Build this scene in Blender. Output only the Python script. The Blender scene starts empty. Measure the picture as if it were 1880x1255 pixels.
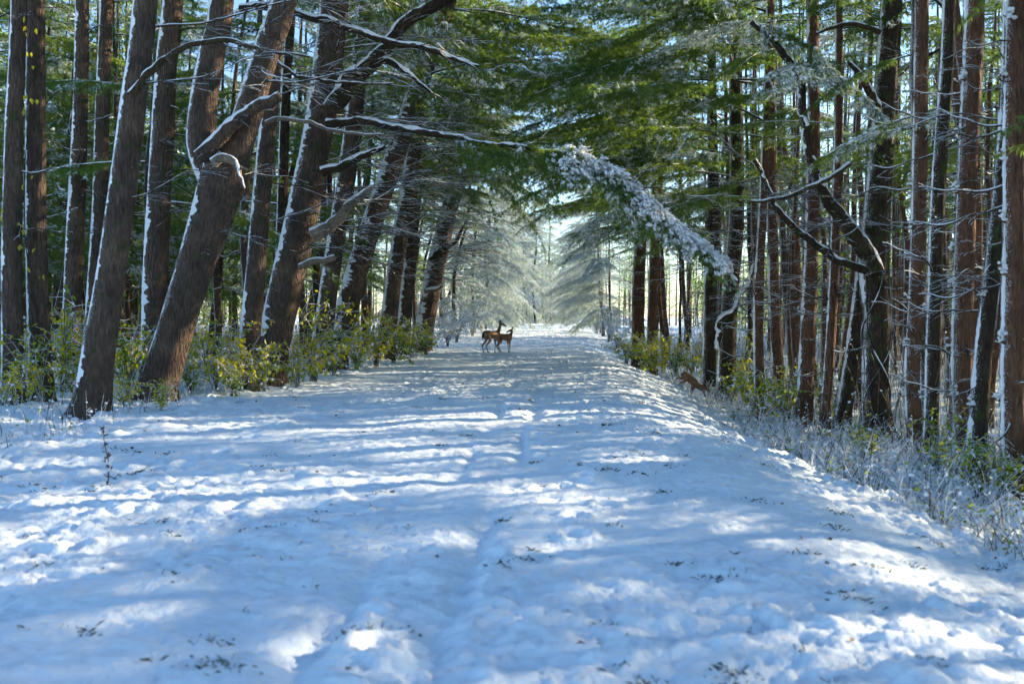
import bpy, math, random
import numpy as np
from mathutils import Vector, Matrix, Euler

random.seed(7)
RS = np.random.RandomState(11)
S = bpy.context.scene
COL = S.collection
R = math.radians

# ------------------------------------------------------------------ camera, sky, sun, exposure
F = 1828.0                                   # focal length in pixels of the 1880 px wide photograph
CAM_Z = 1.6
PITCH = math.atan(49.5 / F)
cam_d = bpy.data.cameras.new('camera')
cam_d.sensor_width = 36.0
cam_d.lens = 36.0 * F / 1880.0
cam_d.clip_end = 3000.0
cam_d.dof.use_dof = True
cam_d.dof.focus_distance = 34.0
cam_d.dof.aperture_fstop = 2.0
cam = bpy.data.objects.new('camera', cam_d)
COL.objects.link(cam)
cam.location = (0, 0, CAM_Z)
cam.rotation_euler = (R(90) - PITCH, 0, 0)
S.camera = cam

SUN_AZ, SUN_EL = R(66), R(18)                # azimuth from straight ahead towards the right
sun_vec = Vector((math.sin(SUN_AZ) * math.cos(SUN_EL), math.cos(SUN_AZ) * math.cos(SUN_EL), math.sin(SUN_EL)))
world = bpy.data.worlds.new('World')
S.world = world
world.use_nodes = True
wn = world.node_tree
bg = wn.nodes['Background']
sky = wn.nodes.new('ShaderNodeTexSky')
sky.sky_type = 'NISHITA'
sky.sun_disc = False
sky.sun_elevation = SUN_EL
sky.sun_rotation = SUN_AZ
sky.air_density = 1.0
sky.dust_density = 0.3
sky.ozone_density = 3.5
wn.links.new(sky.outputs[0], bg.inputs[0])
bg.inputs[1].default_value = 0.125
sun_d = bpy.data.lights.new('sun', 'SUN')
sun_d.energy = 5.0
sun_d.angle = R(0.5)
sun_d.color = (1.0, 0.82, 0.58)
sun = bpy.data.objects.new('sun', sun_d)
COL.objects.link(sun)
sun.rotation_euler = sun_vec.to_track_quat('Z', 'Y').to_euler()
sun.location = (40, 20, 40)
vs = S.view_settings
vs.view_transform = 'Standard'
vs.look = 'None'
vs.gamma = 1.0
vs.use_curve_mapping = False
vs.exposure = 1.5
S.cycles.adaptive_threshold = 0.03
S.cycles.max_bounces = 5
S.cycles.diffuse_bounces = 2
S.cycles.transmission_bounces = 4
S.cycles.transparent_max_bounces = 4
S.cycles.caustics_reflective = False
S.cycles.caustics_refractive = False
S.cycles.sample_clamp_indirect = 6.0

# ------------------------------------------------------------------ noise and pixel helpers
def _h(ix, iy, seed):
    n = (ix.astype(np.int64) * 374761393 + iy.astype(np.int64) * 668265263 + seed * 974711) & 0xffffffff
    n = ((n ^ (n >> 13)) * 1274126177) & 0xffffffff
    n = (n ^ (n >> 16)) & 0xffffffff
    return n / 4294967295.0

def vnoise(x, y, seed=0):
    x = np.asarray(x, float); y = np.asarray(y, float)
    ix = np.floor(x); iy = np.floor(y)
    fx = x - ix; fy = y - iy
    fx = fx * fx * fx * (fx * (fx * 6 - 15) + 10); fy = fy * fy * fy * (fy * (fy * 6 - 15) + 10)
    a = _h(ix, iy, seed); b = _h(ix + 1, iy, seed); c = _h(ix, iy + 1, seed); d = _h(ix + 1, iy + 1, seed)
    return (a + (b - a) * fx) * (1 - fy) + (c + (d - c) * fx) * fy

def sstep(a, b, x):
    t = np.clip((x - a) / (b - a), 0, 1)
    return t * t * (3 - 2 * t)

def XL(y): return -6.3 + 0.035 * np.clip(y, -20, 170) - 0.4 * np.sin(np.asarray(y) * 0.13)
def XR(y): return 3.7 + 0.043 * np.clip(y, -20, 170) + 0.25 * np.sin(np.asarray(y) * 0.21 + 1)

def ground_low(x, y):
    x = np.asarray(x, float); y = np.asarray(y, float)
    crest = 0.62 * sstep(45, 105, y) - 1.0 * sstep(108, 150, y)
    drop = -1.05 * sstep(XR(y) - 2.4, XR(y) + 1.3, x) * (1 - 0.7 * sstep(40, 75, y)) * (0.62 + 0.38 * sstep(8, 24, y))
    left = 0.12 * sstep(0, 2.5, XL(y) - x)
    und = 0.22 * (vnoise(x * 0.23 + 5, y * 0.23, 3) - 0.5) * (sstep(0, 3, XL(y) - x) + sstep(1, 4, x - XR(y)))
    return crest + drop + left + und

PRINTS = []
_r = random.Random(3)
for (x0, y0, x1, y1, st) in ((-.9, 42, .6, 9, .7), (.6, 9, -.8, 3.5, .6), (-2.6, 30, -3.3, 6, .75), (.2, 42, 3.6, 27, .8), (1.6, 34, 1.9, 12, .85)):
    n_ = int(math.hypot(x1 - x0, y1 - y0) / st)
    for k_ in range(n_):
        t_ = k_ / n_; PRINTS.append((x0 + (x1 - x0) * t_ + .35 * math.sin(t_ * 7) + (.09 if k_ % 2 else -.09) + _r.gauss(0, .03), y0 + (y1 - y0) * t_ + _r.gauss(0, .06)))
def ground(x, y):
    x = np.asarray(x, float); y = np.asarray(y, float)
    z = ground_low(x, y)
    edge = np.exp(-((x - XR(y)) / 0.7) ** 2) + np.exp(-((x - XL(y)) / 0.9) ** 2) + 0.5 * (sstep(0, 1, x - XR(y)) + sstep(0, 1, XL(y) - x))
    wx = x + 0.25 * vnoise(x * 1.7, y * 1.7, 40); wy = y + 0.25 * vnoise(x * 1.7 + 9, y * 1.7, 41)
    rgh = 0.42 + 0.62 * sstep(.3, .72, vnoise(x * 0.55 + 3, y * 0.4, 21)) + edge
    z = z + 0.06 * (vnoise(x * 0.9, y * 0.7, 1) - 0.5)
    n1 = vnoise(wx * 2.6, wy * 2.2, 2); z = z + (0.024 + 0.09 * edge) * (n1 - 0.5)
    n2 = vnoise(wx * 6.0, wy * 5.5, 4)
    z = z + rgh * 0.05 * (n2 * n2 - 0.3)
    n3 = np.abs(vnoise(wx * 15, wy * 15, 5) - 0.5) * 2
    z = z + rgh * 0.042 * (0.5 - n3)
    z = z + 0.026 * (vnoise(wx * 24, wy * 24, 6) - 0.5) + 0.012 * (vnoise(x * 50, y * 50, 7) - 0.5)
    for fx, fy in PRINTS:
        if z.ndim < 2: break
        r0, r1 = np.searchsorted(y[:, 0], [fy - .4, fy + .4])
        if r1 > r0:
            dx = x[r0:r1] - fx; dy = (y[r0:r1] - fy) * .75; q = (dx * dx + dy * dy) / .0055
            z[r0:r1] += -0.075 * np.exp(-q) + 0.03 * np.exp(-(np.sqrt(q) - 1.7) ** 2 * 3)
    for off in (-0.28, 0.30):                # a faint pair of wheel marks bending down the road
        xc = 0.02 * (y - 14) - 0.0016 * (y - 24) ** 2 * (y < 24) + off + 0.1
        z = z - 0.06 * np.exp(-((x - xc) / 0.11) ** 2) * (y < 26) * sstep(.25, .7, vnoise(x * 3, y * 0.8, 8))
    return z

def ray(px, py):
    dx = (px - 940.0) / F; dy = -(py - 627.5) / F
    c, s = math.cos(PITCH), math.sin(PITCH)
    return Vector((dx, c + dy * s, -s + dy * c))

def P(px, py, depth):                        # the point seen at a pixel, at a given distance down the road
    d = ray(px, py)
    return Vector((0, 0, CAM_Z)) + d * (depth / d.y)

def ground_hit(px, py):
    d = ray(px, py); t = 3.0
    while t < 200:
        p = Vector((0, 0, CAM_Z)) + d * t
        if p.z < float(ground_low(p.x, p.y)): return p.y
        t += 0.05
    return 200.0

# ------------------------------------------------------------------ mesh helpers
class MB:
    def __init__(s): s.v = []; s.f = []; s.m = []; s.sm = []; s.n = 0; s.c = []
    def add(s, V, Fc, mat=0, smooth=True):
        V = np.asarray(V, float).reshape(-1, 3); Fc = np.asarray(Fc, np.int64)
        if len(Fc) == 0: return
        s.v.append(V); s.f.append(Fc + s.n); s.n += len(V)
        s.m.append(np.full(len(Fc), mat, np.int32) if np.isscalar(mat) else np.asarray(mat, np.int32))
        s.sm.append(np.full(len(Fc), smooth, bool))
    def mesh(s, name, mats):
        me = bpy.data.meshes.new(name)
        if s.n:
            V = np.concatenate(s.v)
            tot = np.concatenate([np.full(len(f), f.shape[1], np.int32) for f in s.f])
            loops = np.concatenate([f.ravel() for f in s.f]).astype(np.int32)
            me.vertices.add(len(V)); me.vertices.foreach_set('co', V.ravel().astype(np.float32))
            me.loops.add(len(loops)); me.loops.foreach_set('vertex_index', loops)
            me.polygons.add(len(tot))
            st = np.zeros(len(tot), np.int32); st[1:] = np.cumsum(tot)[:-1]
            me.polygons.foreach_set('loop_start', st)
            me.polygons.foreach_set('material_index', np.concatenate(s.m))
            me.polygons.foreach_set('use_smooth', np.concatenate(s.sm))
            me.update(calc_edges=True)
        for m in mats: me.materials.append(m)
        return me

def link(name, data, parent=None, loc=None):
    o = bpy.data.objects.new(name, data)
    COL.objects.link(o)
    if parent is not None: o.parent = parent
    if loc is not None: o.location = loc
    return o

def tag(o, label=None, cat=None, group=None, kind=None):
    if label: o['label'] = label
    if cat: o['category'] = cat
    if group: o['group'] = group
    if kind: o['kind'] = kind
    return o

def frames(pts):
    T = np.gradient(pts, axis=0); T /= np.linalg.norm(T, axis=1)[:, None] + 1e-9
    ref = np.array([1.0, 0, 0]) if abs(T[:, 0]).mean() < 0.8 else np.array([0, 0, 1.0])
    U = ref - (T @ ref)[:, None] * T; U /= np.linalg.norm(U, axis=1)[:, None] + 1e-9
    return T, U, np.cross(T, U)

def spline(pts, rad, step):
    """Catmull-Rom through pts, resampled about every step metres."""
    pts = np.asarray([tuple(p) for p in pts], float); rad = np.asarray(rad, float)
    E = np.vstack([2 * pts[0] - pts[1], pts, 2 * pts[-1] - pts[-2]])
    out = []; ro = []
    for i in range(len(pts) - 1):
        p0, p1, p2, p3 = E[i], E[i + 1], E[i + 2], E[i + 3]
        n = max(1, int(math.ceil(np.linalg.norm(p2 - p1) / step)))
        t = np.linspace(0, 1, n, endpoint=False)[:, None]
        out.append(0.5 * (2 * p1 + (p2 - p0) * t + (2 * p0 - 5 * p1 + 4 * p2 - p3) * t ** 2 + (3 * p1 - p0 - 3 * p2 + p3) * t ** 3))
        ro.append(rad[i] + (rad[i + 1] - rad[i]) * t[:, 0])
    out.append(pts[-1:]); ro.append(rad[-1:])
    return np.vstack(out), np.concatenate(ro)

def tube(mb, pts, rad, seg=8, mat=0, rough=0.0, seed=0, cap=True, flare=0.0):
    n = len(pts)
    T, U, W = frames(pts)
    a = np.arange(seg) * 2 * np.pi / seg
    rr = np.repeat(np.asarray(rad)[:, None], seg, 1)
    arc = np.concatenate([[0], np.cumsum(np.linalg.norm(np.diff(pts, axis=0), axis=1))])
    if rough:
        A, Z = np.meshgrid(a, arc)
        rr = rr * (1 + rough * 2 * (vnoise(3 * np.cos(A) + 7, 3 * np.sin(A) + Z * 0.9, seed) - 0.5)
                   + rough * (vnoise(9 * np.cos(A) + 3, 9 * np.sin(A) + Z * 5.0, seed + 1) - 0.5))
    if flare:
        A, Z = np.meshgrid(a, arc)
        rr = rr * (1 + flare * np.exp(-Z / 0.28) * (0.55 + 0.9 * vnoise(2.2 * np.cos(A) + seed, 2.2 * np.sin(A), seed + 5)))
    V = pts[:, None, :] + rr[:, :, None] * (np.cos(a)[None, :, None] * U[:, None, :] + np.sin(a)[None, :, None] * W[:, None, :])
    i, j = np.meshgrid(np.arange(n - 1), np.arange(seg), indexing='ij'); i = i.ravel(); j = j.ravel(); k = (j + 1) % seg
    mb.add(V.reshape(-1, 3), np.stack([i * seg + j, i * seg + k, (i + 1) * seg + k, (i + 1) * seg + j], 1), mat)
    if cap and rad[-1] > 0.004:
        top = np.vstack([V[-1], pts[-1:]])
        mb.add(top, np.stack([np.arange(seg), (np.arange(seg) + 1) % seg, np.full(seg, seg)], 1), mat, False)

def strip(mb, pts, rad, d, half=0.7, thick=0.015, mat=0, seed=0, m=6, gaps=0.0, scale=3.0, fine=0):
    """A crust of snow that clings to one side of a stem."""
    if fine:
        idx = np.arange(0, len(pts) - 1 + 1e-6, 1.0 / fine); i0_ = np.minimum(idx.astype(int), len(pts) - 2); fr_ = (idx - i0_)
        rad = np.asarray(rad)[i0_] * (1 - fr_) + np.asarray(rad)[i0_ + 1] * fr_
        pts = pts[i0_] * (1 - fr_)[:, None] + pts[i0_ + 1] * fr_[:, None]
    n = len(pts)
    if n < 2: return
    T, _, _ = frames(pts)
    d = np.asarray(d, float)
    U = d - (T @ d)[:, None] * T; U /= np.linalg.norm(U, axis=1)[:, None] + 1e-9
    W = np.cross(T, U)
    arc = np.concatenate([[0], np.cumsum(np.linalg.norm(np.diff(pts, axis=0), axis=1))])
    nz = vnoise(arc * scale, np.full(n, seed * 3.7), seed); nz2 = vnoise(arc * scale * 4, np.full(n, seed * 1.3), seed + 2)
    lim = half * (0.35 + 0.9 * nz + 0.45 * nz2 * (nz2 > 0.3)); sh = half * 0.5 * (vnoise(arc * scale * .7, np.full(n, 9.1), seed + 4) - .5)
    if gaps: lim = lim * sstep(gaps - 0.12, gaps + 0.12, vnoise(arc * scale * 0.8, np.full(n, 4.4), seed + 7)) + 0.02
    if fine:
        jr = np.random.RandomState(seed + 77); lim = lim * (0.62 + 0.76 * jr.rand(n)); sh = sh + half * 0.3 * (jr.rand(n) - .5)
    th = thick * (0.4 + 1.0 * nz2 + 0.5 * nz) * np.minimum(1, lim / half * 1.5)
    q = np.linspace(-1, 1, m)
    ph = sh[:, None] + lim[:, None] * q[None, :]
    rr = np.asarray(rad)[:, None] * (1.005 if thick > .004 else 1.0) + th[:, None] * np.sqrt(np.clip(1 - q * q, 0, 1))[None, :] - 0.003 * (np.abs(q) > 0.99)[None, :]
    if fine: rr = rr + thick * 0.7 * (jr.rand(n, m) - .5) * (np.abs(q) < .99)[None, :]
    V = pts[:, None, :] + rr[:, :, None] * (np.cos(ph)[:, :, None] * U[:, None, :] + np.sin(ph)[:, :, None] * W[:, None, :])
    i, j = np.meshgrid(np.arange(n - 1), np.arange(m - 1), indexing='ij'); i = i.ravel(); j = j.ravel()
    mb.add(V.reshape(-1, 3), np.stack([i * m + j, i * m + j + 1, (i + 1) * m + j + 1, (i + 1) * m + j], 1), mat)

ICO_V = None
def _ico():
    global ICO_V, ICO_F
    import bmesh
    bm = bmesh.new(); bmesh.ops.create_icosphere(bm, subdivisions=1, radius=1.0)
    ICO_V = np.array([v.co[:] for v in bm.verts]); ICO_F = np.array([[v.index for v in f.verts] for f in bm.faces]); bm.free()
_ico()
def blobs(mb, C, size, mat=0, flat=0.6, dirs=None, stretch=1.5, rs=RS):
    """many small uneven lumps; C (n,3), size (n,)"""
    n = len(C)
    if n == 0: return
    C = np.asarray(C, float); size = np.asarray(size, float)
    k = len(ICO_V)
    V = ICO_V[None] * (1 + 0.45 * (rs.rand(n, k, 1) - 0.5)) * size[:, None, None]
    V[:, :, 2] *= flat
    if dirs is not None:
        dd = np.asarray(dirs, float); dd = dd / (np.linalg.norm(dd, axis=1)[:, None] + 1e-9)
        V = V + (np.einsum('nki,ni->nk', V, dd) * (stretch - 1))[:, :, None] * dd[:, None, :]
    V = V + C[:, None, :]
    Fc = (ICO_F[None] + (np.arange(n) * k)[:, None, None]).reshape(-1, 3)
    mb.add(V.reshape(-1, 3), Fc, mat)

def unit(a): return a / (np.linalg.norm(a, axis=-1, keepdims=True) + 1e-9)

# ------------------------------------------------------------------ materials
def mat_new(name):
    m = bpy.data.materials.new(name); m.use_nodes = True
    nt = m.node_tree; nt.nodes.clear()
    out = nt.nodes.new('ShaderNodeOutputMaterial')
    return m, nt, out

def nd(nt, t, **kw):
    n = nt.nodes.new(t)
    for k, v in kw.items():
        if k.startswith('i_'): n.inputs[k[2:].replace('_', ' ')].default_value = v
        else: setattr(n, k, v)
    return n

def ramp(nt, fac, stops):
    r = nt.nodes.new('ShaderNodeValToRGB')
    e = r.color_ramp.elements
    while len(e) < len(stops): e.new(0.5)
    for k, (p, c) in zip(e, stops):
        k.position = p; k.color = (c[0], c[1], c[2], 1)
    nt.links.new(fac, r.inputs[0])
    return r

def snow_mat(name='snow', col=(0.79, 0.88, 0.92), bump=0.35, scale=22.0):
    m, nt, out = mat_new(name); L = nt.links.new
    b = nd(nt, 'ShaderNodeBsdfPrincipled', i_Roughness=0.62)
    b.inputs['Specular IOR Level'].default_value = 0.25
    g = nd(nt, 'ShaderNodeNewGeometry')
    n1 = nd(nt, 'ShaderNodeTexNoise', i_Scale=scale, i_Detail=5.0, i_Roughness=0.65)
    L(g.outputs['Position'], n1.inputs['Vector'])
    n2 = nd(nt, 'ShaderNodeTexNoise', i_Scale=0.9, i_Detail=4.0)
    L(g.outputs['Position'], n2.inputs['Vector'])
    r = ramp(nt, n2.outputs[0], [(0.3, (col[0] * .93, col[1] * .93, col[2] * .94)), (0.6, col)])
    L(r.outputs[0], b.inputs['Base Color'])
    bp = nd(nt, 'ShaderNodeBump', i_Strength=bump, i_Distance=0.03)
    L(n1.outputs[0], bp.inputs['Height']); L(bp.outputs[0], b.inputs['Normal'])
    L(b.outputs[0], out.inputs[0])
    return m

def bark_mat(name, c1, c2, c3, frost=0.5, moss=0.0, frost_dir=(-0.93, -0.1, 0.12)):
    m, nt, out = mat_new(name); L = nt.links.new
    b = nd(nt, 'ShaderNodeBsdfPrincipled', i_Roughness=0.9)
    b.inputs['Specular IOR Level'].default_value = 0.15
    tc = nd(nt, 'ShaderNodeTexCoord')
    mp = nd(nt, 'ShaderNodeMapping'); mp.inputs['Scale'].default_value = (1, 1, 0.22)
    L(tc.outputs['Object'], mp.inputs[0])
    n1 = nd(nt, 'ShaderNodeTexNoise', i_Scale=26.0, i_Detail=6.0, i_Roughness=0.7); L(mp.outputs[0], n1.inputs['Vector'])
    vo = nd(nt, 'ShaderNodeTexVoronoi', i_Scale=17.0, feature='DISTANCE_TO_EDGE'); L(mp.outputs[0], vo.inputs['Vector'])
    n2 = nd(nt, 'ShaderNodeTexNoise', i_Scale=2.2, i_Detail=4.0); L(tc.outputs['Object'], n2.inputs['Vector'])
    r1 = ramp(nt, n1.outputs[0], [(0.25, c1), (0.5, c2), (0.75, c3)])
    mx = nd(nt, 'ShaderNodeMixRGB', blend_type='MULTIPLY'); mx.inputs[0].default_value = 0.75
    r2 = ramp(nt, n2.outputs[0], [(0.3, (0.45, 0.46, 0.5)), (0.7, (1.3, 1.2, 1.1))])
    L(r1.outputs[0], mx.inputs[1]); L(r2.outputs[0], mx.inputs[2])
    last = mx.outputs[0]
    if moss:
        n3 = nd(nt, 'ShaderNodeTexNoise', i_Scale=5.0, i_Detail=5.0); L(tc.outputs['Object'], n3.inputs['Vector'])
        r3 = ramp(nt, n3.outputs[0], [(0.62 - moss * .2, (0, 0, 0)), (0.72, (1, 1, 1))])
        mm = nd(nt, 'ShaderNodeMixRGB'); L(r3.outputs[0], mm.inputs[0]); L(last, mm.inputs[1]); mm.inputs[2].default_value = (0.055, 0.075, 0.022, 1)
        last = mm.outputs[0]
    # wind-blown frost speckles on the windward side
    g = nd(nt, 'ShaderNodeNewGeometry')
    dot = nd(nt, 'ShaderNodeVectorMath', operation='DOT_PRODUCT'); L(g.outputs['Normal'], dot.inputs[0])
    fd = Vector(frost_dir).normalized(); dot.inputs[1].default_value = fd
    n4 = nd(nt, 'ShaderNodeTexNoise', i_Scale=55.0, i_Detail=4.0, i_Roughness=0.7); L(tc.outputs['Object'], n4.inputs['Vector'])
    n5 = nd(nt, 'ShaderNodeTexNoise', i_Scale=3.0, i_Detail=3.0); L(tc.outputs['Object'], n5.inputs['Vector'])
    a1 = nd(nt, 'ShaderNodeMath', operation='MULTIPLY_ADD'); L(n4.outputs[0], a1.inputs[0]); a1.inputs[1].default_value = 2.6; L(dot.outputs['Value'], a1.inputs[2])
    a2 = nd(nt, 'ShaderNodeMath', operation='MULTIPLY_ADD'); L(n5.outputs[0], a2.inputs[0]); a2.inputs[1].default_value = 0.7; L(a1.outputs[0], a2.inputs[2])
    th = 2.78 - frost * 0.5
    r4 = nd(nt, 'ShaderNodeMapRange'); L(a2.outputs[0], r4.inputs[0]); r4.inputs[1].default_value = th - 0.06; r4.inputs[2].default_value = th + 0.08
    ms = nd(nt, 'ShaderNodeMixRGB'); L(r4.outputs[0], ms.inputs[0]); L(last, ms.inputs[1]); ms.inputs[2].default_value = (0.82, 0.84, 0.87, 1)
    L(ms.outputs[0], b.inputs['Base Color'])
    ad = nd(nt, 'ShaderNodeMath', operation='MULTIPLY_ADD'); L(vo.outputs['Distance'], ad.inputs[0]); ad.inputs[1].default_value = 1.6; L(n1.outputs[0], ad.inputs[2])
    bp = nd(nt, 'ShaderNodeBump', i_Strength=1.0, i_Distance=0.06); L(ad.outputs[0], bp.inputs['Height']); L(bp.outputs[0], b.inputs['Normal'])
    L(b.outputs[0], out.inputs[0])
    return m

def leaf_mat(name, c1, c2, trans=0.45, tcol=None, rough=0.55):
    m, nt, out = mat_new(name); L = nt.links.new
    b = nd(nt, 'ShaderNodeBsdfPrincipled', i_Roughness=rough); b.inputs['Specular IOR Level'].default_value = 0.3
    g = nd(nt, 'ShaderNodeNewGeometry'); oi = nd(nt, 'ShaderNodeObjectInfo')
    tc = nd(nt, 'ShaderNodeTexCoord')
    n = nd(nt, 'ShaderNodeTexNoise', i_Scale=3.5, i_Detail=2.0); L(tc.outputs['Object'], n.inputs['Vector'])
    s1 = nd(nt, 'ShaderNodeMath', operation='MULTIPLY_ADD'); L(g.outputs['Random Per Island'], s1.inputs[0]); s1.inputs[1].default_value = 0.5
    s2 = nd(nt, 'ShaderNodeMath', operation='MULTIPLY_ADD'); L(oi.outputs['Random'], s2.inputs[0]); s2.inputs[1].default_value = 0.35; L(n.outputs[0], s2.inputs[2])
    L(s2.outputs[0], s1.inputs[2])
    mr = nd(nt, 'ShaderNodeMapRange'); L(s1.outputs[0], mr.inputs[0]); mr.inputs[1].default_value = 0.45; mr.inputs[2].default_value = 1.3
    r = ramp(nt, mr.outputs[0], [(0.0, c1), (1.0, c2)])
    L(r.outputs[0], b.inputs['Base Color'])
    t = nd(nt, 'ShaderNodeBsdfTranslucent')
    mt = nd(nt, 'ShaderNodeMixRGB', blend_type='MULTIPLY'); mt.inputs[0].default_value = 1.0
    L(r.outputs[0], mt.inputs[1]); mt.inputs[2].default_value = (*(tcol or (2.0, 1.9, 0.9)), 1)
    L(mt.outputs[0], t.inputs[0])
    mx = nd(nt, 'ShaderNodeMixShader'); mx.inputs[0].default_value = trans
    L(b.outputs[0], mx.inputs[1]); L(t.outputs[0], mx.inputs[2]); L(mx.outputs[0], out.inputs[0])
    return m

SNOW = snow_mat('snow_ground', bump=0.75, scale=14)
CRUST = snow_mat('snow_crust', col=(0.84, 0.86, 0.88), bump=0.5, scale=40)
m_, nt_, out_ = mat_new('frost_needles')
_b = nd(nt_, 'ShaderNodeBsdfDiffuse'); _b.inputs[0].default_value = (0.76, 0.83, 0.90, 1)
_t = nd(nt_, 'ShaderNodeBsdfTranslucent'); _t.inputs[0].default_value = (0.68, 0.80, 0.92, 1)
_x = nd(nt_, 'ShaderNodeMixShader'); _x.inputs[0].default_value = 0.35
nt_.links.new(_b.outputs[0], _x.inputs[1]); nt_.links.new(_t.outputs[0], _x.inputs[2]); nt_.links.new(_x.outputs[0], out_.inputs[0])
FROST = m_
BARK_L = bark_mat('bark_brown', (0.045, 0.033, 0.025), (0.115, 0.083, 0.063), (0.215, 0.165, 0.13), frost=0.32, moss=0.12)
BARK_R = bark_mat('bark_reddish', (0.065, 0.033, 0.02), (0.155, 0.083, 0.052), (0.26, 0.15, 0.095), frost=0.08)
BARK_D = bark_mat('bark_dark_mossy', (0.02, 0.016, 0.011), (0.055, 0.04, 0.028), (0.11, 0.08, 0.055), frost=0.15, moss=0.5)
TWIG = bark_mat('twig_wood', (0.045, 0.033, 0.02), (0.09, 0.068, 0.04), (0.16, 0.12, 0.07), frost=0.0, moss=0.3, frost_dir=(0, 0, 1))
BAREWOOD = bark_mat('bare_grey_wood', (0.16, 0.13, 0.10), (0.28, 0.23, 0.17), (0.4, 0.34, 0.26), frost=0.3, frost_dir=(0, 0, 1))
NEEDLE = leaf_mat('pine_needles', (0.03, 0.088, 0.038), (0.155, 0.215, 0.05), 0.5, (2.3, 2.3, 0.95))
LEAF_G = leaf_mat('shrub_leaf_green', (0.06, 0.13, 0.018), (0.2, 0.29, 0.03), 0.55)
LEAF_Y = leaf_mat('shrub_leaf_yellow', (0.27, 0.33, 0.03), (0.55, 0.47, 0.04), 0.5, (1.6, 1.6, 0.6))
LEAF_O = leaf_mat('dry_leaf_orange', (0.09, 0.05, 0.025), (0.2, 0.11, 0.05), 0.4, (1.3, 1.2, 0.9))
GRASS = leaf_mat('grass_blade', (0.018, 0.03, 0.012), (0.06, 0.07, 0.03), 0.2)
WEED = leaf_mat('dry_weed', (0.06, 0.043, 0.027), (0.17, 0.125, 0.075), 0.3, (1.2, 1.1, 0.9))

# ------------------------------------------------------------------ ground
def grid_mesh(name, xs_of_y, ys, mat, zoff=0.0, fn=ground):
    rows = [xs_of_y(y) for y in ys]
    X = np.array(rows); Y = np.repeat(np.array(ys)[:, None], X.shape[1], 1)
    Z = fn(X, Y) + zoff
    n, m = X.shape
    mb = MB()
    i, j = np.meshgrid(np.arange(n - 1), np.arange(m - 1), indexing='ij'); i = i.ravel(); j = j.ravel()
    mb.add(np.stack([X, Y, Z], 2).reshape(-1, 3), np.stack([i * m + j, i * m + j + 1, (i + 1) * m + j + 1, (i + 1) * m + j], 1), 0)
    return mb.mesh(name, [mat])

ys = [-8.0]
while ys[-1] < 190:
    y = ys[-1]
    ys.append(y + (0.3 if y < 2.5 else max(0.028, 0.0042 * y)))
road = link('snowy_road', grid_mesh('snowy_road', lambda y: np.linspace(float(XL(y)) - 0.25, float(XR(y)) + 0.35, 290), ys, SNOW))
tag(road, 'wide snow-covered track running straight away between the trees', kind='structure')
ys2 = [-30.0]
while ys2[-1] < 900:
    y = ys2[-1]; ys2.append(y + (0.6 if y < 4 else max(0.05, 0.009 * y) if y < 120 else 0.06 * y))
un = np.linspace(0, 1, 150)
off = 0.0 + 9 * un + 700 * un ** 6
lf = link('forest_floor_left', grid_mesh('forest_floor_left', lambda y: (float(XL(y)) - off)[::-1] + 0.1, ys2, SNOW, -0.012))
rf = link('forest_floor_right', grid_mesh('forest_floor_right', lambda y: float(XR(y)) + off - 0.1, ys2, SNOW, -0.012))
tag(lf, 'snowy ground under the left-hand trees', kind='structure'); tag(rf, 'snowy ground sloping below the right-hand trees', kind='structure')

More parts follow.
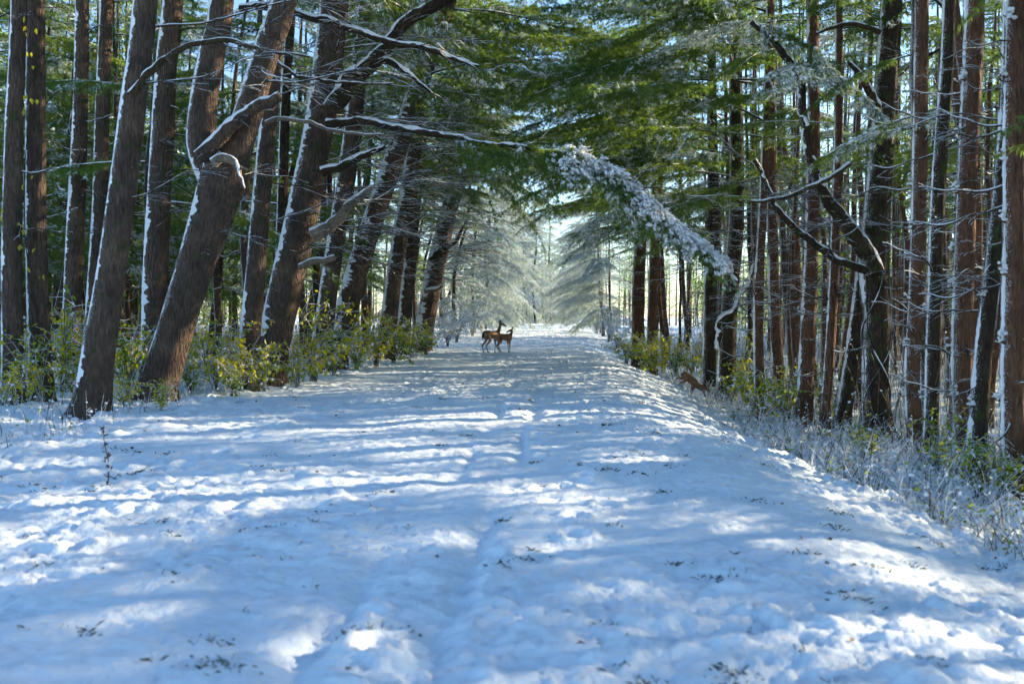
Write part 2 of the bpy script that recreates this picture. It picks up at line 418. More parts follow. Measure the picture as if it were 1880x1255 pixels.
# ------------------------------------------------------------------ branch and bough meshes
def foliage(mb, path, rad, shoot, n_shoots, snow=0.0, start=0.15, needles=11, seed=0, hang=0.25, nl=0.115, nw=0.0075,
            sub=3, lumps=0.0, lump_size=0.05, flatness=0.35, tuft_gap=0.085, lump_n=1, lflat=0.55, spread=1.0, lstretch=1.5, grow=0.0):
    """side shoots and needle tufts along a path. slots: 0 wood 1 needles 2 frost needles 3 snow"""
    rs = np.random.RandomState(seed)
    T, U, W = frames(path)
    n = len(path)
    tp = []; td = []; segs = []
    side_all = np.cross(T, np.array([0, 0, 1.0])); side_all = unit(side_all)
    def shoot_line(p, d, l, k, depth):
        m = max(3, int(l / tuft_gap))
        t = np.linspace(0, 1, m)
        pts = p[None] + d[None] * (l * t)[:, None]
        pts[:, 2] -= hang * l * t ** 2
        pts += (rs.rand(m, 3) - 0.5) * 0.02
        segs.append((pts, depth))
        dd = np.gradient(pts, axis=0)
        s0 = int(m * (0.25 if depth == 0 else 0.05))
        tp.append(pts[s0:]); td.append(unit(dd[s0:]))
        if depth == 0:
            for q in range(sub):
                i = rs.randint(max(1, m // 5), m)
                sgn = 1 if q % 2 else -1
                sd = unit(d * 0.75 + sgn * np.cross(d, [0, 0, 1.0]) * (0.5 + 0.4 * rs.rand()) + np.array([0, 0, 0.2 * (rs.rand() - 0.5)]))
                shoot_line(pts[i - 1], sd, l * (0.3 + 0.3 * rs.rand()), k, 1)
    for k in range(n_shoots):
        u = start + (1 - start) * ((k + rs.rand() * 0.8) / n_shoots)
        i = min(n - 1, int(u * (n - 1)))
        sgn = 1 if k % 2 else -1
        d = T[i] * (0.55 + 0.3 * rs.rand()) + side_all[i] * sgn * spread * (0.75 + 0.3 * rs.rand()) + np.array([0, 0, 1.0]) * flatness * (rs.rand() - 0.45)
        shoot_line(path[i], unit(d), shoot * (1.1 - 0.65 * u) * (0.65 + 0.6 * rs.rand()), k, 0)
    shoot_line(path[-1], T[-1], shoot * 0.5, 0, 0)
    for pts, dp in segs:
        r0 = 0.006 if dp == 0 else 0.0035
        q = pts[::2] if len(pts) > 4 else pts
        tube(mb, q, np.linspace(r0, 0.0015, len(q)), 3, 0, cap=False)
    tp = np.concatenate(tp); td = np.concatenate(td)
    N = len(tp)
    # needles
    D = np.repeat(td, needles, 0); C = np.repeat(tp, needles, 0)
    rnd = rs.randn(N * needles, 3)
    ND = unit(D * 0.75 + unit(rnd) * 0.75 + np.array([0, 0, -0.05]))
    Lh = nl * (0.7 + 0.5 * rs.rand(N * needles))
    C = C + rs.randn(N * needles, 3) * 0.012
    side = unit(np.cross(ND, rs.randn(N * needles, 3)))
    wv = side * nw
    tip = C + ND * Lh[:, None]; tip[:, 2] -= 0.012
    V = np.stack([C - wv, C + wv, tip], 1).reshape(-1, 3)
    Fc = np.arange(N * needles * 3).reshape(-1, 3)
    # frost follows clumps: which tufts carry snow
    cl = vnoise(tp[:, 0] * 3.1 + seed, tp[:, 1] * 3.1 + tp[:, 2] * 2, seed + 3)
    if grow:
        du = ((tp - path[0]) @ unit(path[-1] - path[0])) / np.linalg.norm(path[-1] - path[0]); cl = cl + grow * (1 - sstep(0, .4, du))
    is_s = cl + 0.3 * (rs.rand(N) - 0.5) < snow
    frac = 0.55
    ms = np.where(np.repeat(is_s, needles) & (rs.rand(N * needles) < frac), 2, 1)
    mb.add(V, Fc, ms, False)
    if lumps:
        sel = is_s & (rs.rand(N) < lumps)
        c = tp[sel] + np.array([0, 0, 0.025]) + td[sel] * 0.03
        dl_ = td[sel]
        if lump_n > 1:
            c = np.repeat(c, lump_n, 0) + rs.randn(len(c) * lump_n, 3) * [.04, .04, .022]; dl_ = unit(np.repeat(dl_, lump_n, 0) + .25 * rs.randn(len(c), 3))
        blobs(mb, c, lump_size * (0.45 + 0.9 * rs.rand(len(c)) ** 2), 3, lflat, dl_, 1.7 if lump_n == 1 else lstretch, rs)

BMATS = [TWIG, NEEDLE, FROST, CRUST]
def bough_mesh(name, seed, L=3.4, droop=0.10, snow=0.2, shoot=1.05, n=24, lumps=0.25, hang=0.25, needles=11, flat=0.35):
    rs = np.random.RandomState(seed)
    t = np.linspace(0, 1, 18)
    x = L * t
    path = np.stack([x, 0.15 * np.sin(t * 4 + seed) * t, 0.06 * x - droop * x * x * (3.4 / L)], 1)
    path[:, 1] += 0.04 * rs.randn(18).cumsum() * t
    mb = MB()
    tube(mb, path, np.linspace(0.028, 0.005, 18), 5, 0, cap=False)
    strip(mb, path, np.linspace(0.028, 0.005, 18), (0, 0, 1), 0.9, 0.012, 3, seed, 4)
    foliage(mb, path, None, shoot, n, snow, 0.18, needles, seed, hang, lumps=lumps, flatness=flat)
    return mb.mesh(name, BMATS)

BOUGH_GREEN = [bough_mesh('bough_green', 100 + i, snow=0.22, droop=0.05 + 0.03 * (i % 3), lumps=0.12) for i in range(5)]
BOUGH_MID = [bough_mesh('bough_dusted', 200 + i, snow=0.42, droop=0.07 + 0.03 * (i % 3), lumps=0.25) for i in range(4)]
BOUGH_SNOW = [bough_mesh('bough_snowy', 300 + i, snow=0.68, droop=0.13 + 0.03 * (i % 3), lumps=0.45, hang=0.5) for i in range(4)]

BIG_GREEN = [bough_mesh('long_bough_green', 130 + i, L=6.0, snow=0.2, droop=0.05 + 0.03 * (i % 3), shoot=1.5, n=46, lumps=0.12) for i in range(4)]
BIG_MID = [bough_mesh('long_bough_dusted', 230 + i, L=6.0, snow=0.36, droop=0.06 + 0.03 * (i % 3), shoot=1.5, n=46, lumps=0.25) for i in range(3)]
BIG_SNOW = [bough_mesh('long_bough_snowy', 330 + i, L=6.0, snow=0.7, droop=0.11 + 0.03 * (i % 3), shoot=1.5, n=46, lumps=0.4, hang=0.5) for i in range(3)]
BIG_WHITE = [bough_mesh('long_bough_white', 360 + i, L=6.0, snow=0.93, droop=0.12 + 0.03 * (i % 3), shoot=1.5, n=46, lumps=0.4, hang=0.6) for i in range(3)]
BIG = set(m.name for m in BIG_GREEN + BIG_MID + BIG_SNOW + BIG_WHITE)

def dead_mesh(name, seed, L=3.0, n=16, up=0.0, snow=True):
    rs = np.random.RandomState(seed)
    t = np.linspace(0, 1, 16)
    path = np.stack([L * t, 0.3 * L * (vnoise(t * 2.5, t * 0 + seed, seed) - 0.5) * t, up * L * t + 0.16 * L * (vnoise(t * 3, t * 0 + 5, seed + 1) - 0.5) - 0.06 * L * t ** 2], 1)
    path -= path[0]
    mb = MB()
    r = np.linspace(0.017, 0.004, 16)
    tube(mb, path, r, 5, 0, rough=0.1, seed=seed)
    if snow: strip(mb, path, r, (0, 0, 1), 1.0, 0.007, 1, seed, 4, gaps=0.42, scale=4)
    T, U, W = frames(path)
    def twig(p, d, l, r0, dp):
        m = 8; tt = np.linspace(0, 1, m)
        q = p[None] + d[None] * (l * tt)[:, None]
        q[:, 2] += -0.10 * l * tt ** 2 + 0.09 * l * (vnoise(tt * 3, tt * 0, rs.randint(9999)) - .5)
        q[:, 1] += 0.22 * l * (vnoise(tt * 2.5, tt * 0 + 3, rs.randint(9999)) - .5) * tt
        rr = np.linspace(r0, r0 * 0.35, m)
        tube(mb, q, rr, 3, 0, cap=False)
        if snow: strip(mb, q, rr, (0, 0, 1), 0.9, 0.004, 1, rs.randint(999), 3, gaps=0.56, scale=5)
        if dp == 0:
            for k in range(rs.randint(1, 5)):
                i = rs.randint(2, m)
                dd = unit(d * 0.8 + 0.7 * (rs.rand(3) - 0.5) * np.array([1, 1.6, 0.8]))
                twig(q[i], dd, l * (0.25 + 0.35 * rs.rand()), r0 * 0.6, 1)
    for k in range(n):
        u = 0.12 + 0.88 * (k + rs.rand()) / n
        i = min(15, int(u * 15))
        s = 1 if rs.rand() < 0.5 else -1
        d = unit(T[i] * 0.8 + np.array([0, s * (0.3 + 0.6 * rs.rand()), 0.45 * (rs.rand() - 0.5)]))
        twig(path[i], d, L * 0.42 * (1.15 - 0.7 * u) * (0.5 + 0.7 * rs.rand()), 0.0065, 0)
    return mb.mesh(name, [TWIG, CRUST])

DEAD = [dead_mesh('dead_branch', 400 + i, n=8 + i * 2, up=(0.12, -0.05, 0.02, -0.12, 0.2, 0.0)[i]) for i in range(6)]
SHORT = [dead_mesh('short_dead_branch', 450 + i, L=1.1, n=5 + i, up=(0.1, -0.2, 0.0, 0.25)[i]) for i in range(4)]

# ------------------------------------------------------------------ trees
class Tree: pass
ALL = []
def tree_root(name, base, label, group=None):
    e = link(name, None, loc=base); tag(e, label, 'tree', group)
    t = Tree(); t.root = e; t.base = np.array(base); t.path = None; ALL.append(t)
    return t

def inst(t, name, mesh, pos, yaw, pitch=0.0, roll=0.0, sc=1.0):
    o = link(name, mesh, t.root)
    o.location = Vector(pos) - Vector(t.base)
    o.rotation_euler = Euler((roll, pitch, yaw), 'XYZ'); o.scale = (sc, sc, sc)
    return o

def at_h(t, h):
    z = t.path[:, 2] - t.base[2]
    i = int(np.clip(np.searchsorted(z, h), 1, len(z) - 1))
    f = np.clip((h - z[i - 1]) / max(1e-6, z[i] - z[i - 1]), 0, 1)
    return t.path[i - 1] * (1 - f) + t.path[i] * f, t.rad[i - 1] * (1 - f) + t.rad[i] * f

def px_path(pts, depth, ddepth=0.0):
    n = len(pts)
    return [P(p[0], p[1], depth + ddepth * i / max(1, n - 1)) for i, p in enumerate(pts)]

WIND = (-0.90, -0.22, 0.12)
def hero_tree(name, label, px, w, depth, H=17.0, mat=None, seg=18, crust=0.55, thick=0.02, forks=(), seed=1, flare=0.42, gaps=0.0, wind=WIND, lean=0.6):
    """px: trunk centre pixels from the base up; w: widths in pixels at each"""
    mat = mat or BARK_L
    if px[0][0] > 940: crust *= .46
    pw = px_path(px, depth)
    rad = [0.5 * a * depth / F * 0.84 for a in w]
    b = pw[0].copy(); b.z = float(ground_low(b.x, b.y)) - 0.06
    # slide the base along the trunk's first line so it stands on the ground
    d0 = pw[1] - pw[0]
    if abs(d0.z) > 0.05:
        b = pw[0] + d0 * ((b.z - pw[0].z) / d0.z)
        b.z = float(ground_low(b.x, b.y)) - 0.06
    pts = [b] + [p for p in pw[1:]]
    t = tree_root(name, tuple(b), label)
    if H and not forks:
        d = pts[-1] - pts[-2]; d = d / max(d.z, 0.1)
        z0 = pts[-1].z
        if H + b.z - z0 > 1:
            dz = H + b.z - z0
            p1 = pts[-1] + Vector((d.x * lean, d.y * lean, 1)) * (dz * 0.5)
            p2 = p1 + Vector((d.x * lean * 0.4, d.y * 0.2, 1)) * (dz * 0.5)
            pts += [p1, p2]; rad += [rad[-1] * 0.65, rad[-1] * 0.16]
    pa, ra = spline(pts, rad, 0.09)
    loc = pa - t.base
    mb = MB(); tube(mb, loc, ra, seg, 0, rough=0.07, seed=seed, flare=flare)
    t.trunk = link('trunk', mb.mesh('trunk', [mat]), t.root)
    t.path, t.rad = pa, ra
    cr = MB()
    if crust: strip(cr, loc, ra, wind, crust * 1.2, thick * .5, 0, seed, 7, gaps, 2.2, 2)
    for fk in forks:
        fp = px_path(fk['px'], depth, fk.get('dd', 0)); fr = [0.5 * a * depth / F * 0.84 for a in fk['w']]
        d = fp[-1] - fp[-2]; d = d / max(d.z, 0.1); dz = max(1.0, H + b.z - fp[-1].z)
        p1 = fp[-1] + Vector((d.x * lean, 0, 1)) * (dz * .5); p2 = p1 + Vector((d.x * .3, 0, 1)) * (dz * .5)
        fa, fra = spline(fp + [p1, p2], fr + [fr[-1] * .65, fr[-1] * .15], 0.09)
        mb = MB(); tube(mb, fa - t.base, fra, seg, 0, rough=0.07, seed=seed + 3)
        link('fork', mb.mesh('fork', [mat]), t.root)
        if crust: strip(cr, fa - t.base, fra, wind, crust * 1.2, thick * .5, 0, seed + 5, 7, gaps, 2.2, 2)
        t.path = np.vstack([pa, fa[3:]]); t.rad = np.concatenate([ra, fra[3:]])
    if crust: link('snow_crust', cr.mesh('snow_crust', [CRUST]), t.root)
    return t

def limb(t, px, w, depth, dd=0.0, name='limb', mat=None, snow=0.9, thick=0.02, seed=3, seg=10, gaps=0.15):
    mat = mat or BARK_D
    pw = px_path(px, depth, dd); rad = [0.5 * a * depth / F for a in w]
    pa, ra = spline(pw, rad, 0.06)
    arc = np.arange(len(pa)) * .06; amp = np.minimum(ra * .9, .03) * np.minimum(1, arc / .4) * 2
    pa = pa + np.stack([(vnoise(arc * 2.6, arc * 0 + q, seed + q) - .5) * amp + (vnoise(arc * 7, arc * 0 + q, seed + q + 9) - .5) * amp * .5 for q in range(3)], 1)
    if 'limb' in name and len(pa) > 20:
        rs_ = np.random.RandomState(seed)
        for k in range(int(len(pa) / 9)):
            i = rs_.randint(int(len(pa) * .2), len(pa)); dv = pa[min(i + 3, len(pa) - 1)] - pa[i - 3]
            inst(t, 'twig', SHORT[rs_.randint(4)] if rs_.rand() < .6 else DEAD[rs_.randint(6)], pa[i], math.atan2(dv[1], dv[0]) + rs_.choice([-1, 1]) * (.4 + .8 * rs_.rand()), rs_.randn() * .35, rs_.randn() * .6, .3 + .45 * rs_.rand())
    mb = MB(); tube(mb, pa - t.base, ra, seg, 0, rough=0.16, seed=seed)
    o = link(name, mb.mesh(name, [mat]), t.root)
    if snow:
        s = MB(); strip(s, pa - t.base, ra, (-0.25, -0.1, 1), snow, thick, 0, seed, 6, gaps, 4)
        link('snow', s.mesh('snow', [CRUST]), o)
    return pa, ra

def crown(t, hmin, n, Lmax, toward, meshes, bias=1.0, hmax=None, seed=0, spread=1.3, pitch0=0.0, Lmin=0.45, low=1.0):
    rs = np.random.RandomState(seed + 50)
    hmax = hmax or (t.path[-1, 2] - t.base[2])
    for k in range(n):
        u = (k + rs.rand()) / n
        h = hmin + (hmax - hmin) * u
        p, r = at_h(t, h)
        if rs.rand() < bias: yaw = toward + rs.randn() * spread * 0.6
        else: yaw = rs.rand() * 6.283
        L = Lmax * (1 - (1 - Lmin) * u) * (0.75 + 0.4 * rs.rand()) * (low + (1 - low) * float(sstep(0, .4, u)))
        me = meshes[rs.randint(len(meshes))]
        inst(t, 'bough', me, p, yaw, pitch0 + R(4) + rs.randn() * 0.14 - 0.25 * u, rs.randn() * 0.15, L / (6.0 if me.name in BIG else 3.4))

def deads(t, h0, h1, n, toward, Lr=(1.5, 3.2), meshes=None, seed=0, spread=0.9, pitch=(-0.3, 0.15)):
    rs = np.random.RandomState(seed + 90)
    meshes = meshes or DEAD
    base_L = 1.1 if meshes is SHORT else 3.0
    for k in range(n):
        h = h0 + (h1 - h0) * (k + rs.rand()) / n
        p, r = at_h(t, h)
        yaw = toward + rs.randn() * spread
        L = Lr[0] + (Lr[1] - Lr[0]) * rs.rand()
        inst(t, 'dead_branch', meshes[rs.randint(len(meshes))], p, yaw, pitch[0] + (pitch[1] - pitch[0]) * rs.rand(), rs.rand() * 0.5 - 0.25, L / base_L)

TR, TL = -0.12, math.pi + 0.12              # yaw towards the road, from the left row and from the right row
# ---- left row
Lt = {}
Lt['a'] = hero_tree('pine_tree', 'straight dark pine at the far left edge, hung with a few yellow leaves', [(26, 738), (22, 500), (26, 250), (36, 0)], [46, 40, 36, 32], 17.5, seed=2, crust=.45)
Lt['b'] = hero_tree('pine_tree', 'second dark pine from the left edge, close beside the yellow-leaved vine', [(78, 738), (68, 480), (66, 240), (66, 0)], [48, 42, 40, 36], 18, seed=4, crust=.45)
Lt['c'] = hero_tree('pine_tree', 'slim upright pine between the dark pair and the thick leaning trunk', [(128, 690), (140, 400), (148, 200), (152, 0)], [40, 36, 30, 28], 24, seed=5, crust=.5)
Lt['d'] = hero_tree('pine_tree', 'narrow pine just left of and behind the thick nearest leaning trunk', [(165, 660), (182, 400), (188, 200), (196, 0)], [32, 30, 28, 26], 27, seed=6)
Lt['e'] = hero_tree('pine_tree', 'nearest thick pine on the left, its base bare in the open snow', [(164, 765), (182, 640), (205, 500), (228, 330), (247, 180), (268, 0)], [72, 66, 60, 56, 54, 50], ground_hit(164, 764), seed=7, crust=.42, thick=.015)
Lt['f'] = hero_tree('pine_tree', 'upright brown pine with sunlit right edge between the two nearest leaning trunks', [(282, 690), (286, 500), (296, 300), (306, 120), (318, 0)], [54, 52, 48, 44, 42], 22, seed=8)
Lt['g'] = hero_tree('forked_pine_tree', 'massive leaning pine forking in two above a broken white stub', [(280, 735), (318, 620), (356, 500), (392, 390), (418, 310)], [78, 76, 78, 92, 104], ground_hit(280, 733), seed=9, crust=.42, thick=.015,
                    forks=[dict(px=[(400, 350), (372, 270), (375, 190), (392, 90), (408, 0)], w=[60, 64, 60, 56, 52], dd=0.3),
                           dict(px=[(412, 330), (446, 240), (474, 150), (498, 70), (522, 0)], w=[74, 62, 58, 56, 54], dd=-0.3)])
Lt['h'] = hero_tree('pine_tree', 'straight pine with a snow-lined left side just right of the forked trunk', [(452, 690), (466, 540), (482, 350), (497, 180), (508, 0)], [46, 42, 38, 36, 34], 21, seed=10)
Lt['i'] = hero_tree('pine_tree', 'big dark leaning pine in mid left with long snowy limbs over the road', [(496, 668), (522, 540), (556, 390), (584, 250), (602, 120), (614, 0)], [76, 70, 68, 64, 62, 60], 22.5, seed=11, crust=.45)
Lt['j'] = hero_tree('pine_tree', 'narrow leaning pine directly right of the big limb-bearing trunk', [(588, 650), (612, 480), (640, 300), (656, 160), (672, 0)], [44, 40, 38, 36, 34], 28, seed=12)
Lt['k'] = hero_tree('pine_tree', 'leaning pine with a broad white snow band down its left side above the yellow shrubs', [(618, 655), (646, 530), (690, 390), (738, 250), (782, 120), (822, 0)], [52, 46, 44, 42, 40, 38], 29, seed=13, crust=.75)
Lt['l'] = hero_tree('pine_tree', 'upright grey-brown pine behind the densest yellow shrub on the left', [(712, 600), (728, 480), (752, 330), (770, 200)], [36, 34, 32, 30], 36, seed=14)
Lt['m'] = hero_tree('pine_tree', 'pine just before the last leaning trunk on the left', [(742, 600), (752, 480), (764, 340), (775, 220)], [30, 28, 27, 25], 40, seed=15)
Lt['n'] = hero_tree('pine_tree', 'last clear leaning pine on the left, white with snow beside the pale frosted bush', [(778, 612), (798, 500), (824, 390), (842, 320), (856, 250)], [42, 40, 36, 32, 28], 43, seed=16, crust=.9, thick=.03)
Lt['o'] = hero_tree('pole_tree', 'thin yellow-green mossy pole standing behind the forked trunk', [(512, 640), (518, 400), (524, 200), (536, 0)], [24, 22, 20, 18], 25, mat=BARK_D, seed=17, crust=.3)

# limbs of the left trees
g = ground_hit(280, 733)
limb(Lt['g'], [(368, 290), (395, 262), (430, 226), (470, 200), (515, 180)], [30, 27, 24, 20, 17], g - .35, -.4, 'broken_limb', BARK_L, .8, .02, 31)
limb(Lt['g'], [(392, 300), (408, 290), (428, 296), (440, 320), (450, 345)], [20, 17, 13, 9, 3], g - .75, -.15, 'broken_stub', BAREWOOD, .5, .01, 32, 8)
limb(Lt['g'], [(424, 296), (440, 306), (456, 314)], [8, 6, 3], g - .85, -.05, 'splinter', BAREWOOD, 0, .01, 33, 6)
ed = ground_hit(164, 764)
limb(Lt['e'], [(240, 175), (262, 150), (300, 110), (350, 82), (410, 76), (470, 90), (570, 105)], [15, 14, 12, 10, 9, 7, 4], ed - .2, .6, 'limb', TWIG, .7, .008, 34)
li = 22.2
limb(Lt['i'], [(610, 200), (640, 150), (680, 118), (705, 92), (742, 45), (790, 15), (850, -20)], [34, 31, 27, 24, 22, 20, 18], li - .3, -.5, 'limb', BARK_D, .7, .02, 35)
limb(Lt['i'], [(668, 122), (690, 108), (720, 116), (752, 138), (790, 170)], [16, 14, 11, 8, 4], li - .4, -.4, 'limb', BARK_D, .9, .012, 36)
hero_p, hero_r = limb(Lt['i'], [(600, 226), (660, 222), (720, 232), (800, 248), (880, 262), (960, 272), (1040, 284), (1110, 310), (1190, 372), (1255, 425), (1310, 468)],
                      [14, 12, 11, 10, 9, 8, 7, 6, 5, 4, 3], li - .3, -1.8, 'limb', BARK_D, 1.0, .022, 37)
limb(Lt['i'], [(575, 432), (610, 412), (645, 376), (682, 345)], [26, 20, 15, 8], li - .4, -.5, 'broken_limb', BAREWOOD, .7, .02, 38)
limb(Lt['i'], [(550, 490), (580, 480), (615, 472)], [12, 12, 11], li - .5, -.3, 'sawn_stub', BAREWOOD, .8, .012, 39)
limb(Lt['i'], [(592, 316), (630, 302), (665, 285), (706, 270)], [18, 15, 12, 6], li - .4, -.3, 'broken_limb', BARK_D, .9, .02, 40)
limb(Lt['h'], [(440, 15), (500, 15), (570, 32), (640, 52), (720, 76), (800, 95), (880, 125)], [13, 13, 13, 12, 11, 9, 6], 20.5, -.6, 'limb', BARK_D, 1.0, .016, 41)
limb(Lt['h'], [(488, 225), (510, 219), (560, 222), (600, 240), (660, 246), (700, 248)], [7, 8, 7, 6, 5, 3], 20.6, -.3, 'limb', BAREWOOD, .8, .008, 42, 6)
limb(Lt['h'], [(500, 105), (540, 135), (610, 150), (720, 155)], [6, 6, 5, 3], 20.6, -.3, 'limb', TWIG, .9, .008, 43, 6)
limb(Lt['n'], [(792, 480), (812, 455), (838, 440), (856, 405)], [14, 11, 8, 4], 42.5, -.3, 'limb', BARK_D, .9, .02, 44)
limb(Lt['n'], [(780, 535), (800, 530), (812, 524)], [10, 8, 5], 42.3, -.2, 'sawn_stub', BAREWOOD, 1.1, .02, 45)

# the long limb's snow-loaded end: needles, then thick snow
mb = MB()
i0 = int(len(hero_p) * 0.30); hp = hero_p[i0:] - Lt['i'].base
foliage(mb, hp, None, 1.05, 76, 0.22, 0.0, 14, 501, 0.75, lumps=0.2, lump_size=.05, flatness=.8)
link('bough', mb.mesh('needle_bough', BMATS), Lt['i'].root)
mb = MB()
i1 = int(len(hero_p) * 0.48); hp = hero_p[i1:] - Lt['i'].base + np.array([0, -0.1, 0.0])
foliage(mb, hp, None, 0.85, 96, 0.74, 0.0, 22, 502, 0.55, nl=.12, nw=.003, lumps=0.85, lump_size=.026, flatness=.55, lump_n=6, lflat=.8, spread=.5, lstretch=2.6, grow=.6)
link('snow_loaded_bough', mb.mesh('snow_loaded_bough', BMATS), Lt['i'].root)

# ---- right row
Rt = {}
def gh(x, y): return ground_hit(x, y)
Rt['a'] = hero_tree('pine_tree', 'reddish pine rising from the bright yellow shrub at the far end of the right row', [(1172, 650), (1172, 560), (1176, 420), (1180, 250)], [30, 28, 26, 22], 44, mat=BARK_R, seed=21, crust=.3)
Rt['b'] = hero_tree('pine_tree', 'slim pine just right of the reddish one by the yellow shrub', [(1196, 640), (1200, 520), (1204, 380), (1208, 240)], [24, 22, 20, 18], 43, mat=BARK_R, seed=22, crust=.3)
Rt['c'] = hero_tree('pine_tree', 'dark pine just under the tip of the snow-loaded bough', [(1302, 660), (1304, 540), (1310, 400), (1308, 280)], [30, 28, 27, 24], 33, mat=BARK_D, seed=23, crust=.3, gaps=.4)
Rt['d'] = hero_tree('pine_tree', 'thick greenish pine with a crooked snowy stem leaning across its foot', [(1334, 670), (1340, 540), (1352, 400), (1352, 260), (1350, 120)], [40, 36, 33, 30, 28], 31, mat=BARK_D, seed=24, crust=.3, gaps=.4)
Rt['e'] = hero_tree('pine_tree', 'thin snow-caked pine left of the ivy-wrapped pair', [(1394, 690), (1392, 560), (1400, 400), (1408, 200), (1412, 60)], [22, 20, 18, 16, 15], 26, mat=BARK_R, seed=25, crust=.6, thick=.03, gaps=.4)
Rt['f'] = hero_tree('pine_tree', 'ragged snowy pine, left one of the pair in the middle of the right row', [(1434, 757), (1426, 640), (1420, 500), (1416, 300), (1414, 80)], [28, 26, 24, 22, 20], gh(1434, 757), mat=BARK_R, seed=26, crust=.55, thick=.025, gaps=.45)
Rt['g'] = hero_tree('pine_tree', 'sturdy pine with a broad frosted left flank, right one of the pair', [(1476, 780), (1482, 620), (1490, 450), (1494, 250), (1492, 0)], [36, 33, 30, 28, 26], gh(1476, 780), mat=BARK_R, seed=27, crust=.5, thick=.02, gaps=.45)
Rt['h'] = hero_tree('pine_tree', 'slender red-brown pine standing behind and right of the frosted pair', [(1516, 745), (1526, 600), (1534, 430), (1540, 200), (1540, 0)], [22, 21, 20, 18, 16], 22, mat=BARK_R, seed=28, crust=.45, gaps=.4)
Rt['i'] = hero_tree('leaning_tree', 'dark leaning trunk behind the slender red-brown pine', [(1552, 735), (1566, 640), (1584, 500), (1600, 350)], [34, 32, 30, 26], 23, mat=BARK_D, seed=29, crust=.6)
gj = gh(1610, 806)
Rt['j'] = hero_tree('gnarled_tree', 'gnarled dark tree wrapped in twisted vines with a crooked limb arching left', [(1612, 812), (1606, 700), (1610, 590), (1604, 480), (1612, 360), (1622, 220), (1630, 100), (1636, 0)], [66, 56, 60, 66, 56, 50, 48, 46], gj, mat=BARK_D, seed=30, crust=.35, gaps=.3, flare=.6, seg=22)
Rt['k'] = hero_tree('pine_tree', 'clean reddish pine trunk right of the gnarled tree', [(1684, 832), (1674, 700), (1682, 520), (1688, 300), (1692, 0)], [36, 33, 32, 31, 30], gh(1684, 832), mat=BARK_R, seed=31, crust=.22, thick=.03, gaps=.48)
Rt['l'] = hero_tree('pine_tree', 'dark mossy trunk behind the clean reddish pine', [(1708, 800), (1714, 600), (1722, 350), (1738, 120), (1742, 0)], [32, 32, 30, 28, 27], 17, mat=BARK_D, seed=32, crust=.3)
Rt['m'] = hero_tree('pine_tree', 'tall reddish pine with thick snow ledges down its left side near the right edge', [(1772, 866), (1766, 700), (1768, 520), (1776, 300), (1790, 0)], [50, 46, 44, 42, 40], gh(1772, 866), mat=BARK_R, seed=33, crust=.22, thick=.045, gaps=.5)
Rt['n'] = hero_tree('leaning_tree', 'dark leaning trunk with ragged snow between the last two reddish pines', [(1792, 830), (1806, 640), (1828, 440), (1846, 240), (1856, 0)], [42, 38, 36, 32, 30], 14.5, mat=BARK_D, seed=34, crust=.55, thick=.03, gaps=.42)
Rt['o'] = hero_tree('pine_tree', 'thick pine at the right edge of the picture with snow ledges', [(1866, 915), (1858, 700), (1862, 450), (1862, 200), (1866, 0)], [54, 48, 48, 46, 46], gh(1866, 912), mat=BARK_R, seed=35, crust=.22, thick=.045, gaps=.5)

limb(Rt['j'], [(1606, 500), (1585, 455), (1555, 415), (1525, 375), (1498, 330), (1482, 270), (1474, 200), (1468, 150), (1440, 100), (1412, 68), (1380, 40)], [34, 30, 26, 22, 19, 17, 16, 15, 13, 11, 8], gj - .3, -.5, 'crooked_limb', BARK_D, .6, .012, 51)
limb(Rt['j'], [(1590, 495), (1550, 482), (1500, 452), (1456, 415), (1425, 380), (1405, 330), (1386, 295)], [16, 14, 13, 12, 10, 8, 6], gj - .35, -.6, 'limb', BARK_D, .9, .014, 52)
limb(Rt['j'], [(1612, 205), (1598, 170), (1582, 140), (1560, 115)], [18, 15, 12, 7], gj - .3, -.2, 'limb', BARK_D, .9, .014, 53)
limb(Rt['j'], [(1616, 60), (1560, 45), (1500, 60)], [10, 8, 4], gj - .2, -.2, 'limb', TWIG, .9, .012, 54)
limb(Rt['j'], [(1560, 300), (1520, 330), (1450, 360), (1380, 370)], [8, 9, 7, 4], gj - .4, -.6, 'limb', TWIG, .9, .012, 55, 6)
limb(Rt['d'], [(1318, 640), (1322, 590), (1345, 572), (1356, 545), (1378, 520), (1385, 480)], [10, 10, 9, 8, 7, 4], 30, -.2, 'crooked_stem', BARK_D, 1.3, .03, 56, 8, 0)
# vines twisting round the gnarled tree
rs = np.random.RandomState(5)
for k in range(6):
    zz = np.linspace(0.05, 3.6, 60); ph = k * 1.1 + zz * (0.9 if k % 2 else -0.8) + 0.6 * np.sin(zz * 2 + k)
    pts = []
    for z, a in zip(zz, ph):
        p, r = at_h(Rt['j'], z); pts.append(p - Rt['j'].base + (r + .022) * np.array([math.cos(a), math.sin(a), 0]))
    pts = np.array(pts); rr = np.full(60, 0.019 - .002 * k)
    mb = MB(); tube(mb, pts, rr, 6, 0, rough=.2, seed=k); strip(mb, pts, rr, (-.4, -.3, 1), .7, .008, 1, k, 5, .55, 5)
    link('vine', mb.mesh('vine', [BARK_D, CRUST]), Rt['j'].root)
# its snow-dusted pine bough, arching back to the right
pp, pr = spline(px_path([(1380, 40), (1425, 55), (1480, 85), (1540, 140), (1590, 185), (1622, 216)], gj - .7, -.4), [.02, .018, .015, .012, .008, .004], .06)
mb = MB(); pl = pp - Rt['j'].base; tube(mb, pl, pr, 5, 0); foliage(mb, pl, None, .55, 44, .6, 0, 13, 503, .6, lumps=.4, lump_size=.04, flatness=.5)
link('bough', mb.mesh('arching_bough', BMATS), Rt['j'].root)
